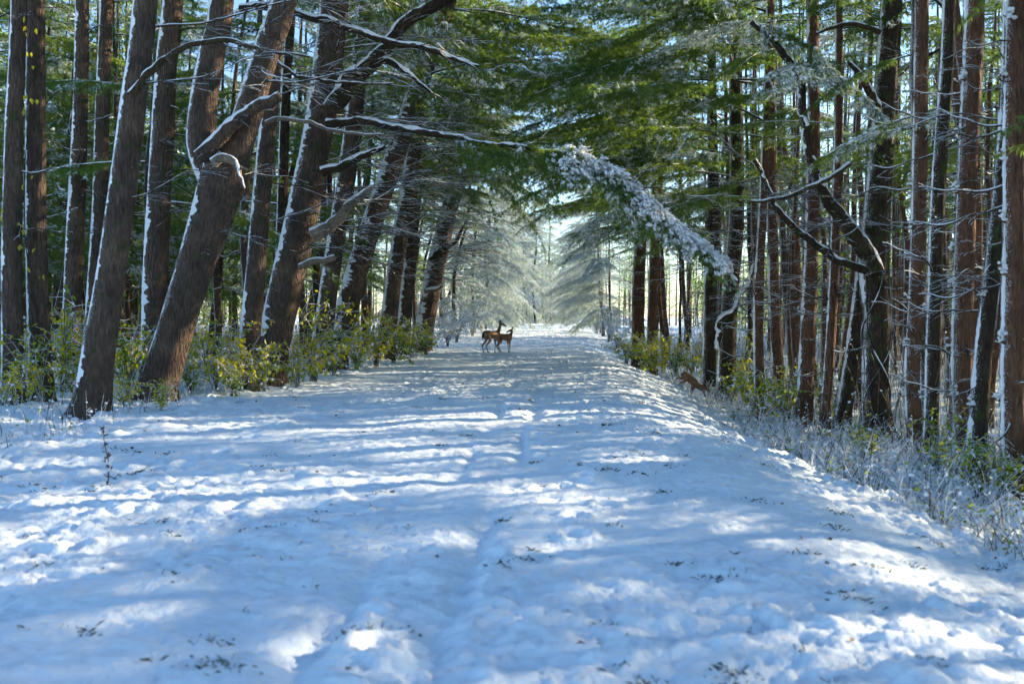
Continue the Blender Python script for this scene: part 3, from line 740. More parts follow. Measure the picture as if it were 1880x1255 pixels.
# snow ledges at the whorls of the two reddish edge pines and short dead branches
for key in ('k', 'm', 'o', 'g', 'f', 'e', 'n', 'l', 'h'):
    t = Rt[key]; rs = np.random.RandomState(ord(key))
    deads(t, 1.0, 6.5, 11, math.pi, (.5, 1.3), SHORT, ord(key), 1.2)
    for q in range(7 if key in 'mok' else 2):
        h = 1.1 + q * (0.8 if key in 'mok' else 1.4) + rs.rand() * .3
        p, r = at_h(t, h); a = math.pi + rs.randn() * .35
        c = p - t.base + np.array([math.cos(a) * r, -abs(math.sin(a)) * r, 0])
        pts = np.array([c, c + [-.06, -.02, .02], c + [-.15, -.03, .05]]); ra = np.array([.022, .018, .008])
        mb = MB(); tube(mb, pts, ra, 6, 0)
        o = link('branch_stub', mb.mesh('branch_stub', [BARK_R]), t.root)
        s = MB(); nb = 14; C = c + np.stack([-.10 * rs.rand(nb), -.03 + .06 * (rs.rand(nb) - .5), .03 + .14 * rs.rand(nb) * (rs.rand(nb) < .6)], 1)
        blobs(s, C, .012 + .02 * rs.rand(nb), 0, .9, None, 1, rs)
        link('snow', s.mesh('snow_ledge', [CRUST]), o)

for key, t in Lt.items():
    if key in 'efghijkl': deads(t, 1.2, 7, 7, TR, (.25, .6), SHORT, ord(key) + 31, 1.3)
    deads(t, 2.6, 8.5, {'i': 9, 'j': 9, 'k': 11, 'h': 6, 'l': 10, 'm': 10, 'n': 10, 'g': 5}.get(key, 4), TR, (1.4, 3.4) if key not in 'abcdo' else (.5, 1.3), None if key not in 'abcdo' else SHORT, ord(key), .55)
    crown(t, 9.5 if key in 'abcdefgho' else 8.0, 9 if key in 'abcdefgho' else 14, 3.8, TR, BOUGH_GREEN + BOUGH_MID, .7, seed=ord(key))
    if key in 'klmn':
        crown(t, 6.5, 10, 6.5, TR, BIG_GREEN + BIG_MID + BIG_SNOW[:1], .9, hmax=13.5, seed=ord(key) + 17, Lmin=.8, pitch0=-.1, low=.5)
    if key in 'klmnij':
        deads(t, 3.5, 8.0, 7, TR, (2.2, 4.2), None, ord(key) + 7, .4, (-.2, .05))
for key, t in Rt.items():
    if key in 'mokl': continue
    hm, nb_, Lm, lm_ = {'a': (5.8, 15, 7.0, .8), 'b': (6.0, 13, 7.0, .8), 'c': (5.0, 15, 8.0, .8), 'd': (5.2, 15, 8.0, .8), 'e': (5.4, 13, 7.5, .7), 'f': (6.2, 9, 5.5, .6), 'g': (6.6, 8, 5.5, .6), 'h': (6.0, 10, 5.5, .6)}.get(key, (7.0, 8, 4.5, .5))
    crown(t, hm, nb_, Lm, TL, BIG_GREEN * 2 + BIG_MID + BIG_SNOW[:2], .85, seed=ord(key) + 3, hmax=14 if key in 'abcde' else None, Lmin=lm_, pitch0=-.12, low=.42)
    deads(t, 2.5, 6.5, 7, TL, (1.2, 2.6), None, ord(key) + 11, .7)
for key in 'mokl':
    crown(Rt[key], 8, 7, 3.0, TL, BOUGH_GREEN, .4, seed=ord(key) + 3)

# ---- the rest of the wood: straight pines built from a few trunk meshes
def plain_trunk(name, seed, H, r, mat):
    rs = np.random.RandomState(seed)
    z = np.concatenate([np.linspace(-.1, 6, 40), np.linspace(6.3, H, 24)])
    x = .5 * (vnoise(z * .22, z * 0, seed) - .5) + .07 * (vnoise(z * .9, z * 0, seed + 1) - .5)
    y = .4 * (vnoise(z * .22, z * 0 + 7, seed) - .5)
    p = np.stack([x - x[0], y - y[0], z], 1); ra = r * (1 - .88 * (z.clip(0) / H) ** 1.15)
    mb = MB(); tube(mb, p, ra, 12, 0, rough=.08, seed=seed, flare=.4)
    strip(mb, p, ra, WIND, .22, .006, 1, seed, 6, .62, 2.6, 3)
    return mb.mesh(name, [mat, CRUST]), p, ra
PT_L = [plain_trunk('trunk', 600 + i, 17, .17 - .02 * (i % 3), (BARK_L, BARK_D, BARK_L, BARK_L)[i % 4]) for i in range(5)]
PT_R = [plain_trunk('trunk', 620 + i, 16, .14 - .02 * (i % 3), (BARK_R, BARK_R, BARK_D, BARK_L)[i % 4]) for i in range(6)]
taken = [(t.base[0], t.base[1]) for t in ALL]
def free(x, y, d):
    return all((x - a) ** 2 + (y - b) ** 2 > d * d for a, b in taken)

def plain_tree(x, y, side, label, group, name='pine_tree', hmin=8, nb=7, L=3.2, meshes=None, nd_=3, sc=1.0, seed=0, bias=.5, lean=0.0, hmax=None, lowf=1.0, p0=0.0):
    me, p, ra = (PT_L if side < 0 else PT_R)[seed % (5 if side < 0 else 6)]
    z = float(ground_low(x, y))
    t = tree_root(name, (x, y, z), label, group); taken.append((x, y))
    o = link('trunk', me, t.root)
    yaw = 0.0
    M = Matrix.Rotation(lean, 4, 'Y')
    o.rotation_euler = (0, lean, yaw); o.scale = (sc, sc, sc)
    q = np.array([(M @ Vector(v * sc))[:] for v in p])
    t.path = q + t.base; t.rad = ra * sc
    tow = TR if side < 0 else TL
    if nb: crown(t, hmin, nb, L, tow, meshes or BOUGH_GREEN + BOUGH_MID, bias, seed=seed * 7 + 1, spread=1.6, hmax=hmax, low=lowf, pitch0=p0)
    if nd_: deads(t, 2.0, max(min(hmin + 1, 8), 9 if side > 0 else 0), nd_, tow, (.8, 2.4), DEAD if seed % 2 else SHORT, seed * 5, 1.6)
    return t

sd = 0
# canopy rows flanking the road farther on
for y in (33, 39, 46, 52, 58, 65, 72, 80, 88, 97):
    for side in (-1, 1):
        for row in (0, 1):
            sd += 1
            ex = float(XL(y)) - 0.9 if side < 0 else float(XR(y)) + 1.3
            if y > 62: ex -= side * 1.9
            x = ex + side * (row * 3.3 + random.uniform(0, 1.2)); yy = y + random.uniform(-2, 2)
            if not free(x, yy, 1.0): continue
            fr = y > 62
            low = {True: 1.3 if row == 0 else 2.5, False: 6.2}[fr] if y < 85 else .9
            if side > 0 and row == 1: continue
            plain_tree(x, yy, side,
                       ('snow-laden pine with drooping white boughs along the ' if fr else 'pine with green boughs arching over the road in the ') + ('left' if side < 0 else 'right') + (' side of the far road' if fr else '-hand row, middle distance'),
                       ('snow-laden pines at the far ' if fr else 'canopy pines on the ') + ('left' if side < 0 else 'right'),
                       hmin=low, nb=(18 if row == 0 else 9) if not fr else (30 if row == 0 else 12), L=6.6 if not fr else (5.6 if side < 0 else 4.6), meshes=(BIG_SNOW[:1] + BIG_WHITE * 2) if fr else (BIG_GREEN + BIG_MID + BIG_SNOW[:1]),
                       nd_=8 if y < 60 else 3, sc=random.uniform(.9, 1.1) * (.8 if fr and side > 0 else 1), seed=sd, bias=.85, lowf=.45 if not fr else .8, p0=-.08, lean=(.12 if side < 0 else -.03) * random.uniform(.3, 1.3))
ORD = ['nearest', 'second', 'third', 'fourth', 'fifth', 'sixth', 'seventh', 'eighth', 'ninth', 'tenth', 'eleventh', 'twelfth', 'thirteenth', 'fourteenth', 'fifteenth', 'sixteenth', 'seventeenth']
for gname, what in (('canopy pines on the left', 'green pine arching over the road from the left'), ('canopy pines on the right', 'green pine arching over the road from the right'),
                    ('snow-laden pines at the far left', 'white drooping pine on the left of the far road'), ('snow-laden pines at the far right', 'white drooping pine on the right of the far road')):
    row_ = sorted([t for t in ALL if t.root.get('group') == gname], key=lambda t: t.base[1])
    for k, t in enumerate(row_): t.root['label'] = what + (', the nearest of them' if k == 0 else ', the farthest of them' if k == len(row_) - 1 else ', ' + ORD[k] + ' in depth from the viewer')
# trees closing the far end of the road
for k, (px, d) in enumerate([(880, 128), (910, 135), (935, 142), (957, 126), (968, 131), (983, 124), (996, 136), (1010, 128), (1035, 140), (1060, 132), (1085, 138), (1110, 126), (900, 150), (950, 155), (1000, 152), (1050, 155)]):
    p = P(px, 590, d); sd += 1
    low = 3.6 if px in (957, 968, 983, 996) else .8
    plain_tree(p.x, d, -1 if px < 990 else 1, 'frosted tree closing the far end of the snowy road', 'frosted trees at the end of the road', hmin=low, nb=30, L=4.6, meshes=BIG_WHITE * 2 + BIG_SNOW, nd_=0, sc=random.uniform(.8, 1.1), seed=sd, bias=.3)
row_ = sorted([t for t in ALL if t.root.get('group') == 'frosted trees at the end of the road'], key=lambda t: t.base[0] / t.base[1])
for k, t in enumerate(row_): t.root['label'] = 'frosted tree closing the far end of the road, ' + ('leftmost' if k == 0 else 'rightmost' if k == len(row_) - 1 else ORD[k] + ' from the left')
# deeper wood, left and right
def fill(side, n, dmin, dmax, x0, x1, label, group, **kw):
    global sd
    c = 0; tries = 0
    while c < n and tries < 6000:
        tries += 1
        d = dmin + (dmax - dmin) * random.random() ** 0.8
        px = random.uniform(x0, x1)
        x = (px - 940) / F * d
        if side < 0 and x > float(XL(d)) - 2.2: continue
        if side > 0 and x < float(XR(d)) + 2.6: continue
        if not free(x, d, 1.15): continue
        sd += 1; c += 1
        plain_tree(x, d, side, label, group, seed=sd, sc=random.uniform(.75, 1.15), lean=random.uniform(-.03, .09) if side < 0 else random.uniform(-.05, .05), **kw)
fill(-1, 80, 23, 75, -150, 770, 'slender dark pine deep in the wood behind the left-hand row', 'pines deep in the left wood', hmin=3.6, nb=14, L=3.8, nd_=3)
fill(1, 110, 19, 75, 1160, 2000, 'slender brown pine deep in the wood behind the right-hand row', 'pines deep in the right wood', hmin=6.5, nb=5, L=3.0, nd_=7)
# pines of the same wood to the right of the picture, which shade the track
c = 0
while c < 70:
    x = random.uniform(7.5, 34); y = random.uniform(-4, 34)
    if x < 0.56 * y + 1.5 or not free(x, y, 1.5): continue
    sd += 1; c += 1
    plain_tree(x, y, 1, 'pine of the right-hand wood standing beyond the right edge of the picture', 'pines beyond the right edge', hmin=4.5, nb=13 if y < 21 else 7, L=4.8, meshes=BIG_GREEN, nd_=0, seed=sd, sc=random.uniform(.9, 1.15))

# distant wood on both sides that reads as one mass
def far_wood(name, n, xr, yr, seed, label, tri, hr=(11, 18), low=.22, r0=.16):
    rs = np.random.RandomState(seed); mb = MB()
    x = xr(rs, n); y = yr(rs, n); z = ground_low(x, y); h = hr[0] + (hr[1] - hr[0]) * rs.rand(n)
    for i in range(n):
        p = np.array([[0, 0, -.1], [.1 * rs.randn(), 0, h[i] * .4], [.2 * rs.randn(), 0, h[i]]]) + [x[i], y[i], z[i]]
        tube(mb, p, [r0, r0 * .8, .03], 6, 0, cap=False)
    N = n * tri; i = np.repeat(np.arange(n), tri)
    u = rs.rand(N) ** .8; hh = h[i] * (low + (1 - low) * u); r = (1 - u * .85) * 2.6 * np.sqrt(rs.rand(N)); a = rs.rand(N) * 6.283
    C = np.stack([x[i] + r * np.cos(a), y[i] + r * np.sin(a), z[i] + hh - .15 * r], 1)
    D = unit(np.stack([np.cos(a), np.sin(a), -.4 + .5 * rs.randn(N)], 1) + .5 * rs.randn(N, 3)); l = .25 + .35 * rs.rand(N)
    sd_ = unit(np.cross(D, rs.randn(N, 3))) * .05
    mb.add(np.stack([C - sd_, C + sd_, C + D * l[:, None]], 1).reshape(-1, 3), np.arange(N * 3).reshape(-1, 3), np.where(rs.rand(N) < .15, 2, 1), False)
    return tag(link(name, mb.mesh(name, [BARK_L, NEEDLE, FROST])), label, 'wood', kind='stuff')
far_wood('distant_wood', 170, lambda r, n: -28 - 60 * r.rand(n), lambda r, n: 70 + 90 * r.rand(n), 5, 'distant wood seen between the trunks on the left', 420)
far_wood('distant_wood', 190, lambda r, n: 36 + 66 * r.rand(n), lambda r, n: 72 + 90 * r.rand(n), 6, 'distant wood seen between the trunks on the right', 420, (10, 15))
far_wood('distant_wood', 130, lambda r, n: -30 + 70 * r.rand(n), lambda r, n: 165 + 50 * r.rand(n), 7, 'distant wood beyond the far end of the road', 420)

far_wood('distant_wood', 150, lambda r, n: -17 - 38 * r.rand(n), lambda r, n: 26 + 44 * r.rand(n), 8, 'crowded dark pines filling the wood far behind the left-hand row', 700, (14, 19), .25, .12)
far_wood('distant_wood', 170, lambda r, n: 15 + 24 * r.rand(n), lambda r, n: 34 + 42 * r.rand(n), 9, 'crowded thin pines filling the wood far behind the right-hand row', 110, (13, 18), .5, .10)
far_wood('distant_thicket', 260, lambda r, n: 19 + 40 * r.rand(n), lambda r, n: 58 + 50 * r.rand(n), 12, 'low dark thicket behind the thin pines of the right-hand wood', 330, (4.5, 8), .03, .06)
far_wood('distant_thicket', 160, lambda r, n: -22 - 40 * r.rand(n), lambda r, n: 55 + 45 * r.rand(n), 13, 'low dark thicket behind the pines of the left-hand wood', 300, (5, 9), .03, .06)

# ------------------------------------------------------------------ shrubs
def leaves(mb, C, D, size, mats, rs, fold=.25):
    n = len(C); D = unit(D)
    side = unit(np.cross(D, rs.randn(n, 3))); nrm = np.cross(side, D)
    l = size[:, None]; w = l * (.26 + .12 * rs.rand(n, 1))
    b = C; m1 = C + D * l * .5
    V = np.stack([b, m1 + side * w + nrm * l * fold * .5, C + D * l - np.array([0, 0, .15]) * l, m1 - side * w + nrm * l * fold * .5], 1)
    idx = (np.arange(n) * 4)[:, None]
    mb.add(V.reshape(-1, 3), np.concatenate([idx + [0, 1, 2], idx + [0, 2, 3]]), np.concatenate([mats, mats]), False)

def shrub_meshes(seed, h=1.7, w=1.0, nst=12, nl=620, yellow=.35, white=.08, lsize=.085):
    rs = np.random.RandomState(seed)
    st = MB(); lf = MB(); tips = []; dirs = []
    for k in range(nst):
        a = rs.rand() * 6.283; r = w * (.25 + .75 * rs.rand()); hh = h * (.55 + .5 * rs.rand())
        t = np.linspace(0, 1, 12)
        p = np.stack([np.cos(a) * r * t ** 1.5 + .12 * (vnoise(t * 3, t * 0 + k, seed) - .5), np.sin(a) * r * t ** 1.5 + .12 * (vnoise(t * 3, t * 0 + k + 20, seed) - .5), hh * (t - .18 * t ** 3) - .05], 1)
        tube(st, p, np.linspace(.009, .003, 12), 4, 0, cap=False); strip(st, p, np.linspace(.009, .003, 12), (-.5, 0, 1), 1.1, .006, 1, k, 3, .35, 5)
        tips.append(p[3:]); dirs.append(np.gradient(p, axis=0)[3:])
        for q in range(6):
            i = rs.randint(3, 12); b = p[i]; d = unit(rs.randn(3) * [1, 1, .5] + [0, 0, .3]); l = .2 + .3 * rs.rand(); tt = np.linspace(0, 1, 6)
            qq = b + d * (l * tt)[:, None]; qq[:, 2] -= .15 * l * tt ** 2
            tube(st, qq, np.linspace(.004, .0015, 6), 3, 0, cap=False); tips += [qq[1:]] * 3; dirs += [np.gradient(qq, axis=0)[1:]] * 3
            strip(st, qq, np.linspace(.004, .0015, 6), (0, 0, 1), 1.1, .005, 1, k + q, 3, .3, 6)
    tips = np.concatenate(tips); dirs = unit(np.concatenate(dirs))
    i = rs.randint(0, len(tips), nl)
    C = tips[i] + rs.randn(nl, 3) * .03
    D = unit(dirs[i] * .4 + rs.randn(nl, 3) * .6 + [0, 0, -.5])
    yl = vnoise(C[:, 0] * 2 + seed, C[:, 2] * 2 + C[:, 1], seed) + .3 * (rs.rand(nl) - .5)
    m = np.where(rs.rand(nl) < white, 2, np.where(yl < yellow, 1, 0))
    leaves(lf, C, D, lsize * (.6 + .7 * rs.rand(nl)), m, rs)
    return st.mesh('stems', [TWIG, CRUST]), lf.mesh('foliage', [LEAF_G, LEAF_Y, FROST])

SH_MIX = [shrub_meshes(700 + i, 1.5 + .2 * (i % 3), .9, 12, 430, .56, .06) for i in range(4)]
SH_YEL = [shrub_meshes(720 + i, 1.4, .9, 12, 480, .68, .08) for i in range(2)]
SH_GRN = [shrub_meshes(740 + i, 1.4, 1.0, 14, 500, .42, .14) for i in range(3)]
SH_WHT = [shrub_meshes(760 + i, 2.4, 1.4, 20, 900, .04, .88, .085) for i in range(2)]
def shrub(px, depth, ms, label, group=None, sc=1.0, name='leafy_shrub', k=0, zoff=0.0):
    x = (px - 940) / F * depth
    z = float(ground_low(x, depth)) + zoff
    e = link(name, None, loc=(x, depth, z)); tag(e, label, 'shrub', group)
    e.rotation_euler = (0, 0, random.random() * 6.28); e.scale = (sc, sc, sc * random.uniform(.9, 1.1))
    s, l = ms[k % len(ms)]
    link('stems', s, e); o = link('foliage', l, e); o['kind'] = 'stuff'
    return e

LSH = [(12, 16.6, 'y', .8, 'yellow-green shrub at the left edge of the picture, in front of the dark pines'),
       (70, 17.2, 'm', .75, 'small mixed shrub at the foot of the second dark pine from the left'),
       (118, 19.5, 'm', 1.1, 'tall leafy shrub left of the nearest thick trunk'),
       (140, 17.5, 'g', .8, 'green shrub touching the left side of the nearest thick trunk'),
       (235, 19.0, 'g', 1.05, 'green shrub between the nearest trunk and the forked pine'),
       (228, 16.8, 'g', .55, 'low frosted shrub right of the nearest trunk base'),
       (295, 16.4, 'y', .42, 'bright little yellow-green shrub against the base of the forked pine'),
       (350, 20.0, 'm', .75, 'leafy shrub just right of the forked pine'),
       (395, 21.0, 'y', .95, 'yellow-leaved shrub in the gap right of the forked pine'),
       (425, 19.4, 'y', .8, 'sunlit yellow shrub left of the straight snow-lined pine'),
       (440, 20.2, 'm', .9, 'leafy shrub wrapping the foot of the straight snow-lined pine'),
       (485, 20.6, 'y', .75, 'yellow shrub in front of the big limb-bearing trunk'),
       (545, 22.0, 'm', 1.1, 'tall leafy shrub right of the big limb-bearing trunk'),
       (575, 23.5, 'm', 1.15, 'green-yellow shrub below the narrow leaning pine'),
       (612, 25.5, 'g', 1.0, 'green shrub at the foot of the snow-banded leaning pine'),
       (655, 28.5, 'm', 1.0, 'leafy shrub right of the snow-banded leaning pine'),
       (690, 30.5, 'y', 1.2, 'dense yellow shrub below the upright grey-brown pine'),
       (722, 33.0, 'y', 1.2, 'second dense yellow shrub, nearer the last leaning pine'),
       (755, 36.5, 'g', 1.1, 'dusky green shrub before the last leaning pine'),
       (782, 40.0, 'g', 1.0, 'low green shrub at the foot of the last leaning pine'),
       (325, 25.0, 'g', 1.1, 'shaded shrub seen behind the forked pine'),
       (180, 23.0, 'm', 1.3, 'shrub in the shade behind the nearest trunk'),
       (30, 21.0, 'g', 1.3, 'shaded shrub behind the two dark pines at the left edge'),
       (520, 26.0, 'm', 1.2, 'shrub seen behind the big limb-bearing trunk')]
KM = {'y': SH_YEL, 'm': SH_MIX, 'g': SH_GRN, 'w': SH_WHT}
for k, (px, d, kd, sc, lb) in enumerate(LSH): shrub(px, d, KM[kd], lb, 'leafy shrubs along the left trees', sc * ((1.12 if k % 3 else .9) if sc > .6 else 1), k=k)
RSH = [(1150, 43, 'g', 1.0, 'pale green shrub at the far right bend of the track edge'),
       (1185, 40, 'y', 1.25, 'bright yellow shrub around the reddish far pine'),
       (1205, 37, 'y', 1.15, 'brightest yellow shrub on the right, catching the sun'),
       (1238, 42, 'y', 1.1, 'yellow-green shrub just above the leaping deer'),
       (1268, 43, 'm', 1.2, 'mixed shrub behind the leaping deer'),
       (1298, 39, 'm', 1.15, 'leafy shrub at the foot of the dark pine under the snowy bough'),
       (1338, 34, 'g', 1.15, 'green shrub before the thick greenish pine'),
       (1368, 29.5, 'g', 1.1, 'frosted green shrub right of the leaping deer'),
       (1395, 24, 'g', 1.0, 'frosted shrub round the thin snow-caked pine'),
       (1350, 33, 'm', 1.3, 'shrub behind the crooked snowy stem'),
       (1445, 25, 'g', 1.0, 'shrub seen between the frosted pair of pines'),
       (1530, 24, 'm', .9, 'shrub behind the slender red-brown pine'),
       (1590, 17.0, 'g', .5, 'low frosted shrub at the foot of the gnarled tree'),
       (1720, 15, 'm', .65, 'leafy shrub between the clean reddish pine and the snow-ledged pine'),
       (1800, 12.6, 'g', .62, 'leafy shrub right of the snow-ledged pine'),
       (1845, 12.4, 'g', .5, 'leafy shrub against the right edge pine'),
       (1885, 12.8, 'm', .55, 'leafy shrub cut by the right edge of the picture')]
for k, (px, d, kd, sc, lb) in enumerate(RSH): shrub(px, d, KM[kd], lb, 'leafy shrubs along the right trees', sc * 1.15, k=k)
for k, (px, d, sc, lb) in enumerate([(822, 50, .95, 'pale frosted bush right of the last leaning pine'), (838, 57, 1.25, 'taller white frosted bush behind the pale one'), (868, 66, 1.2, 'white frosted bush left of the two standing deer'), (893, 80, 1.2, 'blue-white frosted bush behind the standing deer'),
                                     (1095, 78, 1.3, 'frosted bush hanging over the far right edge of the track'), (1118, 64, 1.2, 'blue-white bush on the right just before the far bend'), (1135, 54, 1.0, 'frosted bush left of the reddish far pine'), (1060, 112, 1.0, 'small frosted bush at the crest of the track'), (930, 118, 1.2, 'frosted bush beyond the crest of the track')]):
    shrub(px, d, SH_WHT, lb, 'white frosted bushes', sc, 'frosted_bush', k)

# ------------------------------------------------------------------ undergrowth, weeds and grass
def weeds(name, pts, hmin, hmax, rs, white=.6, rad=.004, leafy=.25, lean=.5, third=None):
    mb = MB(); n = len(pts)
    m = 6; t = np.linspace(0, 1, m)
    h = hmin + (hmax - hmin) * rs.rand(n) ** 2
    a = rs.rand(n) * 6.283; ln = lean * h * (.2 + rs.rand(n)); dr = rs.rand(n) * .6
    B = np.stack([pts[:, 0], pts[:, 1], ground_low(pts[:, 0], pts[:, 1]) - .03], 1)
    Q = B[:, None, :] + np.stack([np.cos(a)[:, None] * ln[:, None] * t ** 1.6, np.sin(a)[:, None] * ln[:, None] * t ** 1.6, h[:, None] * (t - dr[:, None] * t ** 3 * .6)], 2)
    Q += .03 * (rs.rand(n, m, 3) - .5)
    r = rad * (.6 + rs.rand(n))[:, None] * np.linspace(1, .4, m)[None]
    ang = np.arange(3) * 2.094
    O = np.stack([np.cos(ang), np.sin(ang), 0.5 * np.sin(ang)], 1)
    V = Q[:, :, None, :] + r[:, :, None, None] * O[None, None]
    base = (np.arange(n) * m * 3)[:, None, None]
    i, j = np.meshgrid(np.arange(m - 1), np.arange(3), indexing='ij'); k = (j + 1) % 3
    q = np.stack([i * 3 + j, i * 3 + k, (i + 1) * 3 + k, (i + 1) * 3 + j], 2).reshape(1, -1, 4) + base
    mats = np.repeat(np.where(rs.rand(n) < white, 1, 0), q.shape[1])
    mb.add(V.reshape(-1, 3), q.reshape(-1, 4), mats)
    # leaves / snow clots
    L = int(n * leafy * 4)
    ii = rs.randint(0, n, L); jj = rs.randint(1, m, L)
    leaves(mb, Q[ii, jj], rs.randn(L, 3) * [1, 1, .6], .03 + .04 * rs.rand(L), np.where(rs.rand(L) < .6, 1, 2), rs)
    nb = int(n * .3); ii = rs.randint(0, n, nb); jj = rs.randint(2, m, nb)
    blobs(mb, Q[ii, jj], .012 + .022 * rs.rand(nb), 1, .7, None, 1, rs)
    return link(name, mb.mesh(name, [WEED, FROST, third or LEAF_G]))
rs = np.random.RandomState(77)
n = 8500; yy = 5.5 + 34 * rs.rand(n) ** 1.6; xx = XR(yy) + .1 + 5.5 * rs.rand(n) ** 1.3
keep = ~((np.abs(xx - 4.5) < .95) & (yy > 21) & (yy < 26)); xx, yy = xx[keep], yy[keep]
tag(weeds('frosted_weeds', np.stack([xx, yy], 1), .12, .8, rs, .74, .006, .4, .9), 'snow-coated weeds and bent stalks below the right bank', 'weeds', kind='stuff')
n = 4200; yy = 8 + 50 * rs.rand(n) ** 1.4; xx = XL(yy) - .0 - 3.8 * rs.rand(n) ** 1.2 + .5 * rs.rand(n)
tag(weeds('frosted_weeds', np.stack([xx, yy], 1), .08, .55, rs, .68), 'snow-coated weeds along the left edge of the track', 'weeds', kind='stuff')
def brush_pts(n, side, d0, d1, seed):
    r = np.random.RandomState(seed); out = []
    while len(out) < n:
        d = d0 + (d1 - d0) * r.rand(); x = (float(XR(d)) + 1.8 + 24 * r.rand()) if side > 0 else (float(XL(d)) - 2.2 - 26 * r.rand())
        if abs(x) < .62 * d + 2: out.append((x, d))
    return np.array(out)
tag(weeds('bare_brush', brush_pts(5200, 1, 17, 62, 1), .4, 2.8, rs, .2, .007, .7, .3, LEAF_Y), 'tangled bare brush under the right-hand wood', 'brush', kind='stuff')
tag(weeds('bare_brush', brush_pts(4200, -1, 20, 66, 2), .4, 2.3, rs, .25, .008, .5, .35), 'tangled bare brush under the left-hand wood', 'brush', kind='stuff')
# grass tufts that poke through the snow of the track
n = 330; y = 3.9 + 40 * rs.rand(n) ** 1.8; x = XL(y) + (XR(y) - XL(y)) * rs.rand(n)
pts = []
for a, b in zip(x, y):
    k = int(8 + 75 * rs.rand() ** 2.4); w_ = .018 + .0004 * k; pts.append(np.stack([a + w_ * 1.5 * rs.randn(k), b + w_ * rs.randn(k)], 1))
pts = np.concatenate(pts); N = len(pts)
mb = MB(); B = np.stack([pts[:, 0], pts[:, 1], ground(pts[:, 0], pts[:, 1]) - .01], 1)
D = unit(rs.randn(N, 3) * [1, 1, .3] + [0, 0, .7])
l = .025 + .055 * rs.rand(N) ** 1.5; sd_ = unit(np.cross(D, rs.randn(N, 3))) * .003
V = np.stack([B - sd_, B + sd_, B + D * l[:, None] * .6 + sd_ * .6, B + D * l[:, None] - [0, 0, .015]], 1)
mb.add(V.reshape(-1, 3), np.arange(N * 4).reshape(-1, 4), 0, False)
tag(link('grass_tufts', mb.mesh('grass_tufts', [GRASS])), 'dark grass tufts poking through the snow of the track', 'grass', kind='stuff')
n = 150; y = 3.8 + 26 * rs.rand(n) ** 1.8; x = XL(y) + (XR(y) - XL(y)) * rs.rand(n)
mb = MB(); leaves(mb, np.stack([x, y, ground(x, y) + .008], 1), rs.randn(n, 3) * [1, 1, .25], .03 + .035 * rs.rand(n), np.zeros(n, int), rs)
tag(link('fallen_leaves', mb.mesh('fallen_leaves', [LEAF_O])), 'scattered brown leaves lying on the snow', 'leaves', kind='stuff')
# the single dry stalk standing in the snow at left
p = P(196, 895, ground_hit(196, 895)); e = link('dry_stalk', None, loc=(p.x, p.y, float(ground_low(p.x, p.y)))); tag(e, 'lone frosted dry stalk standing in the open snow at left', 'plant')
z = np.linspace(-.03, .58, 14); q = np.stack([.02 * np.sin(z * 9), .01 * np.cos(z * 7), z], 1)
mb = MB(); tube(mb, q, np.linspace(.008, .003, 14), 5, 0); link('stem', mb.mesh('stem', [WEED]), e)
mb = MB(); c = q[rs.randint(2, 14, 60)] + rs.randn(60, 3) * .012; leaves(mb, c, rs.randn(60, 3), .03 + .03 * rs.rand(60), (rs.rand(60) < .5).astype(int), rs)
link('dry_leaves', mb.mesh('dry_leaves', [WEED, FROST]), e)
# climbing vine with separate yellow leaves on the dark pines at left
ta = Lt['b']; e = link('climbing_vine', None, loc=tuple(ta.base)); tag(e, 'thin climbing vine with yellow leaves on the dark pines at left', 'vine')
zz = np.linspace(0, 6.2, 70); pts = []
for z_ in zz:
    q_, r_ = at_h(ta, z_); a = -1.9 + .7 * math.sin(z_ * 1.3); pts.append(q_ - ta.base + (r_ + .02) * np.array([math.cos(a), math.sin(a), 0]))
mb = MB(); tube(mb, np.array(pts), np.full(70, .009), 5, 0); link('stem', mb.mesh('vine_stem', [TWIG]), e)
mb = MB(); leaves(mb, np.zeros((1, 3)), np.array([[.1, 0, -1.0]]), np.array([.1]), np.array([0]), np.random.RandomState(3)); lm = mb.mesh('leaf', [LEAF_Y])
for (lx, ly) in [(45, 30), (48, 48), (47, 60), (65, 52), (50, 95), (57, 96), (60, 120), (50, 175), (57, 180), (68, 182), (46, 200), (43, 198), (13, 328), (44, 338), (61, 322), (8, 352), (3, 382), (34, 408), (42, 412), (45, 420), (65, 455), (37, 448), (15, 285), (25, 283), (70, 505), (80, 503), (50, 490), (2, 395)]:
    o = link('leaf', lm, e); o.location = P(lx, ly, 17.4) - Vector(ta.base); o.rotation_euler = (random.uniform(-.5, .5), random.uniform(-.6, .6), random.random() * 6.28); s = random.uniform(.7, 1.2); o.scale = (s, s, s)

# ------------------------------------------------------------------ deer
def deer_mat():
    m, nt, out = mat_new('deer_coat'); L = nt.links.new
    b = nd(nt, 'ShaderNodeBsdfPrincipled', i_Roughness=.85); b.inputs['Specular IOR Level'].default_value = .15
    at = nd(nt, 'ShaderNodeAttribute', attribute_name='coat')
    tc = nd(nt, 'ShaderNodeTexCoord'); n1 = nd(nt, 'ShaderNodeTexNoise', i_Scale=30.0, i_Detail=4.0); L(tc.outputs['Object'], n1.inputs['Vector'])
    r = ramp(nt, n1.outputs[0], [(.3, (.75, .75, .75)), (.7, (1.15, 1.15, 1.15))])
    mx = nd(nt, 'ShaderNodeMixRGB', blend_type='MULTIPLY'); mx.inputs[0].default_value = 1
    L(at.outputs['Color'], mx.inputs[1]); L(r.outputs[0], mx.inputs[2]); L(mx.outputs[0], b.inputs['Base Color'])
    L(b.outputs[0], out.inputs[0]); return m
DEER = deer_mat()
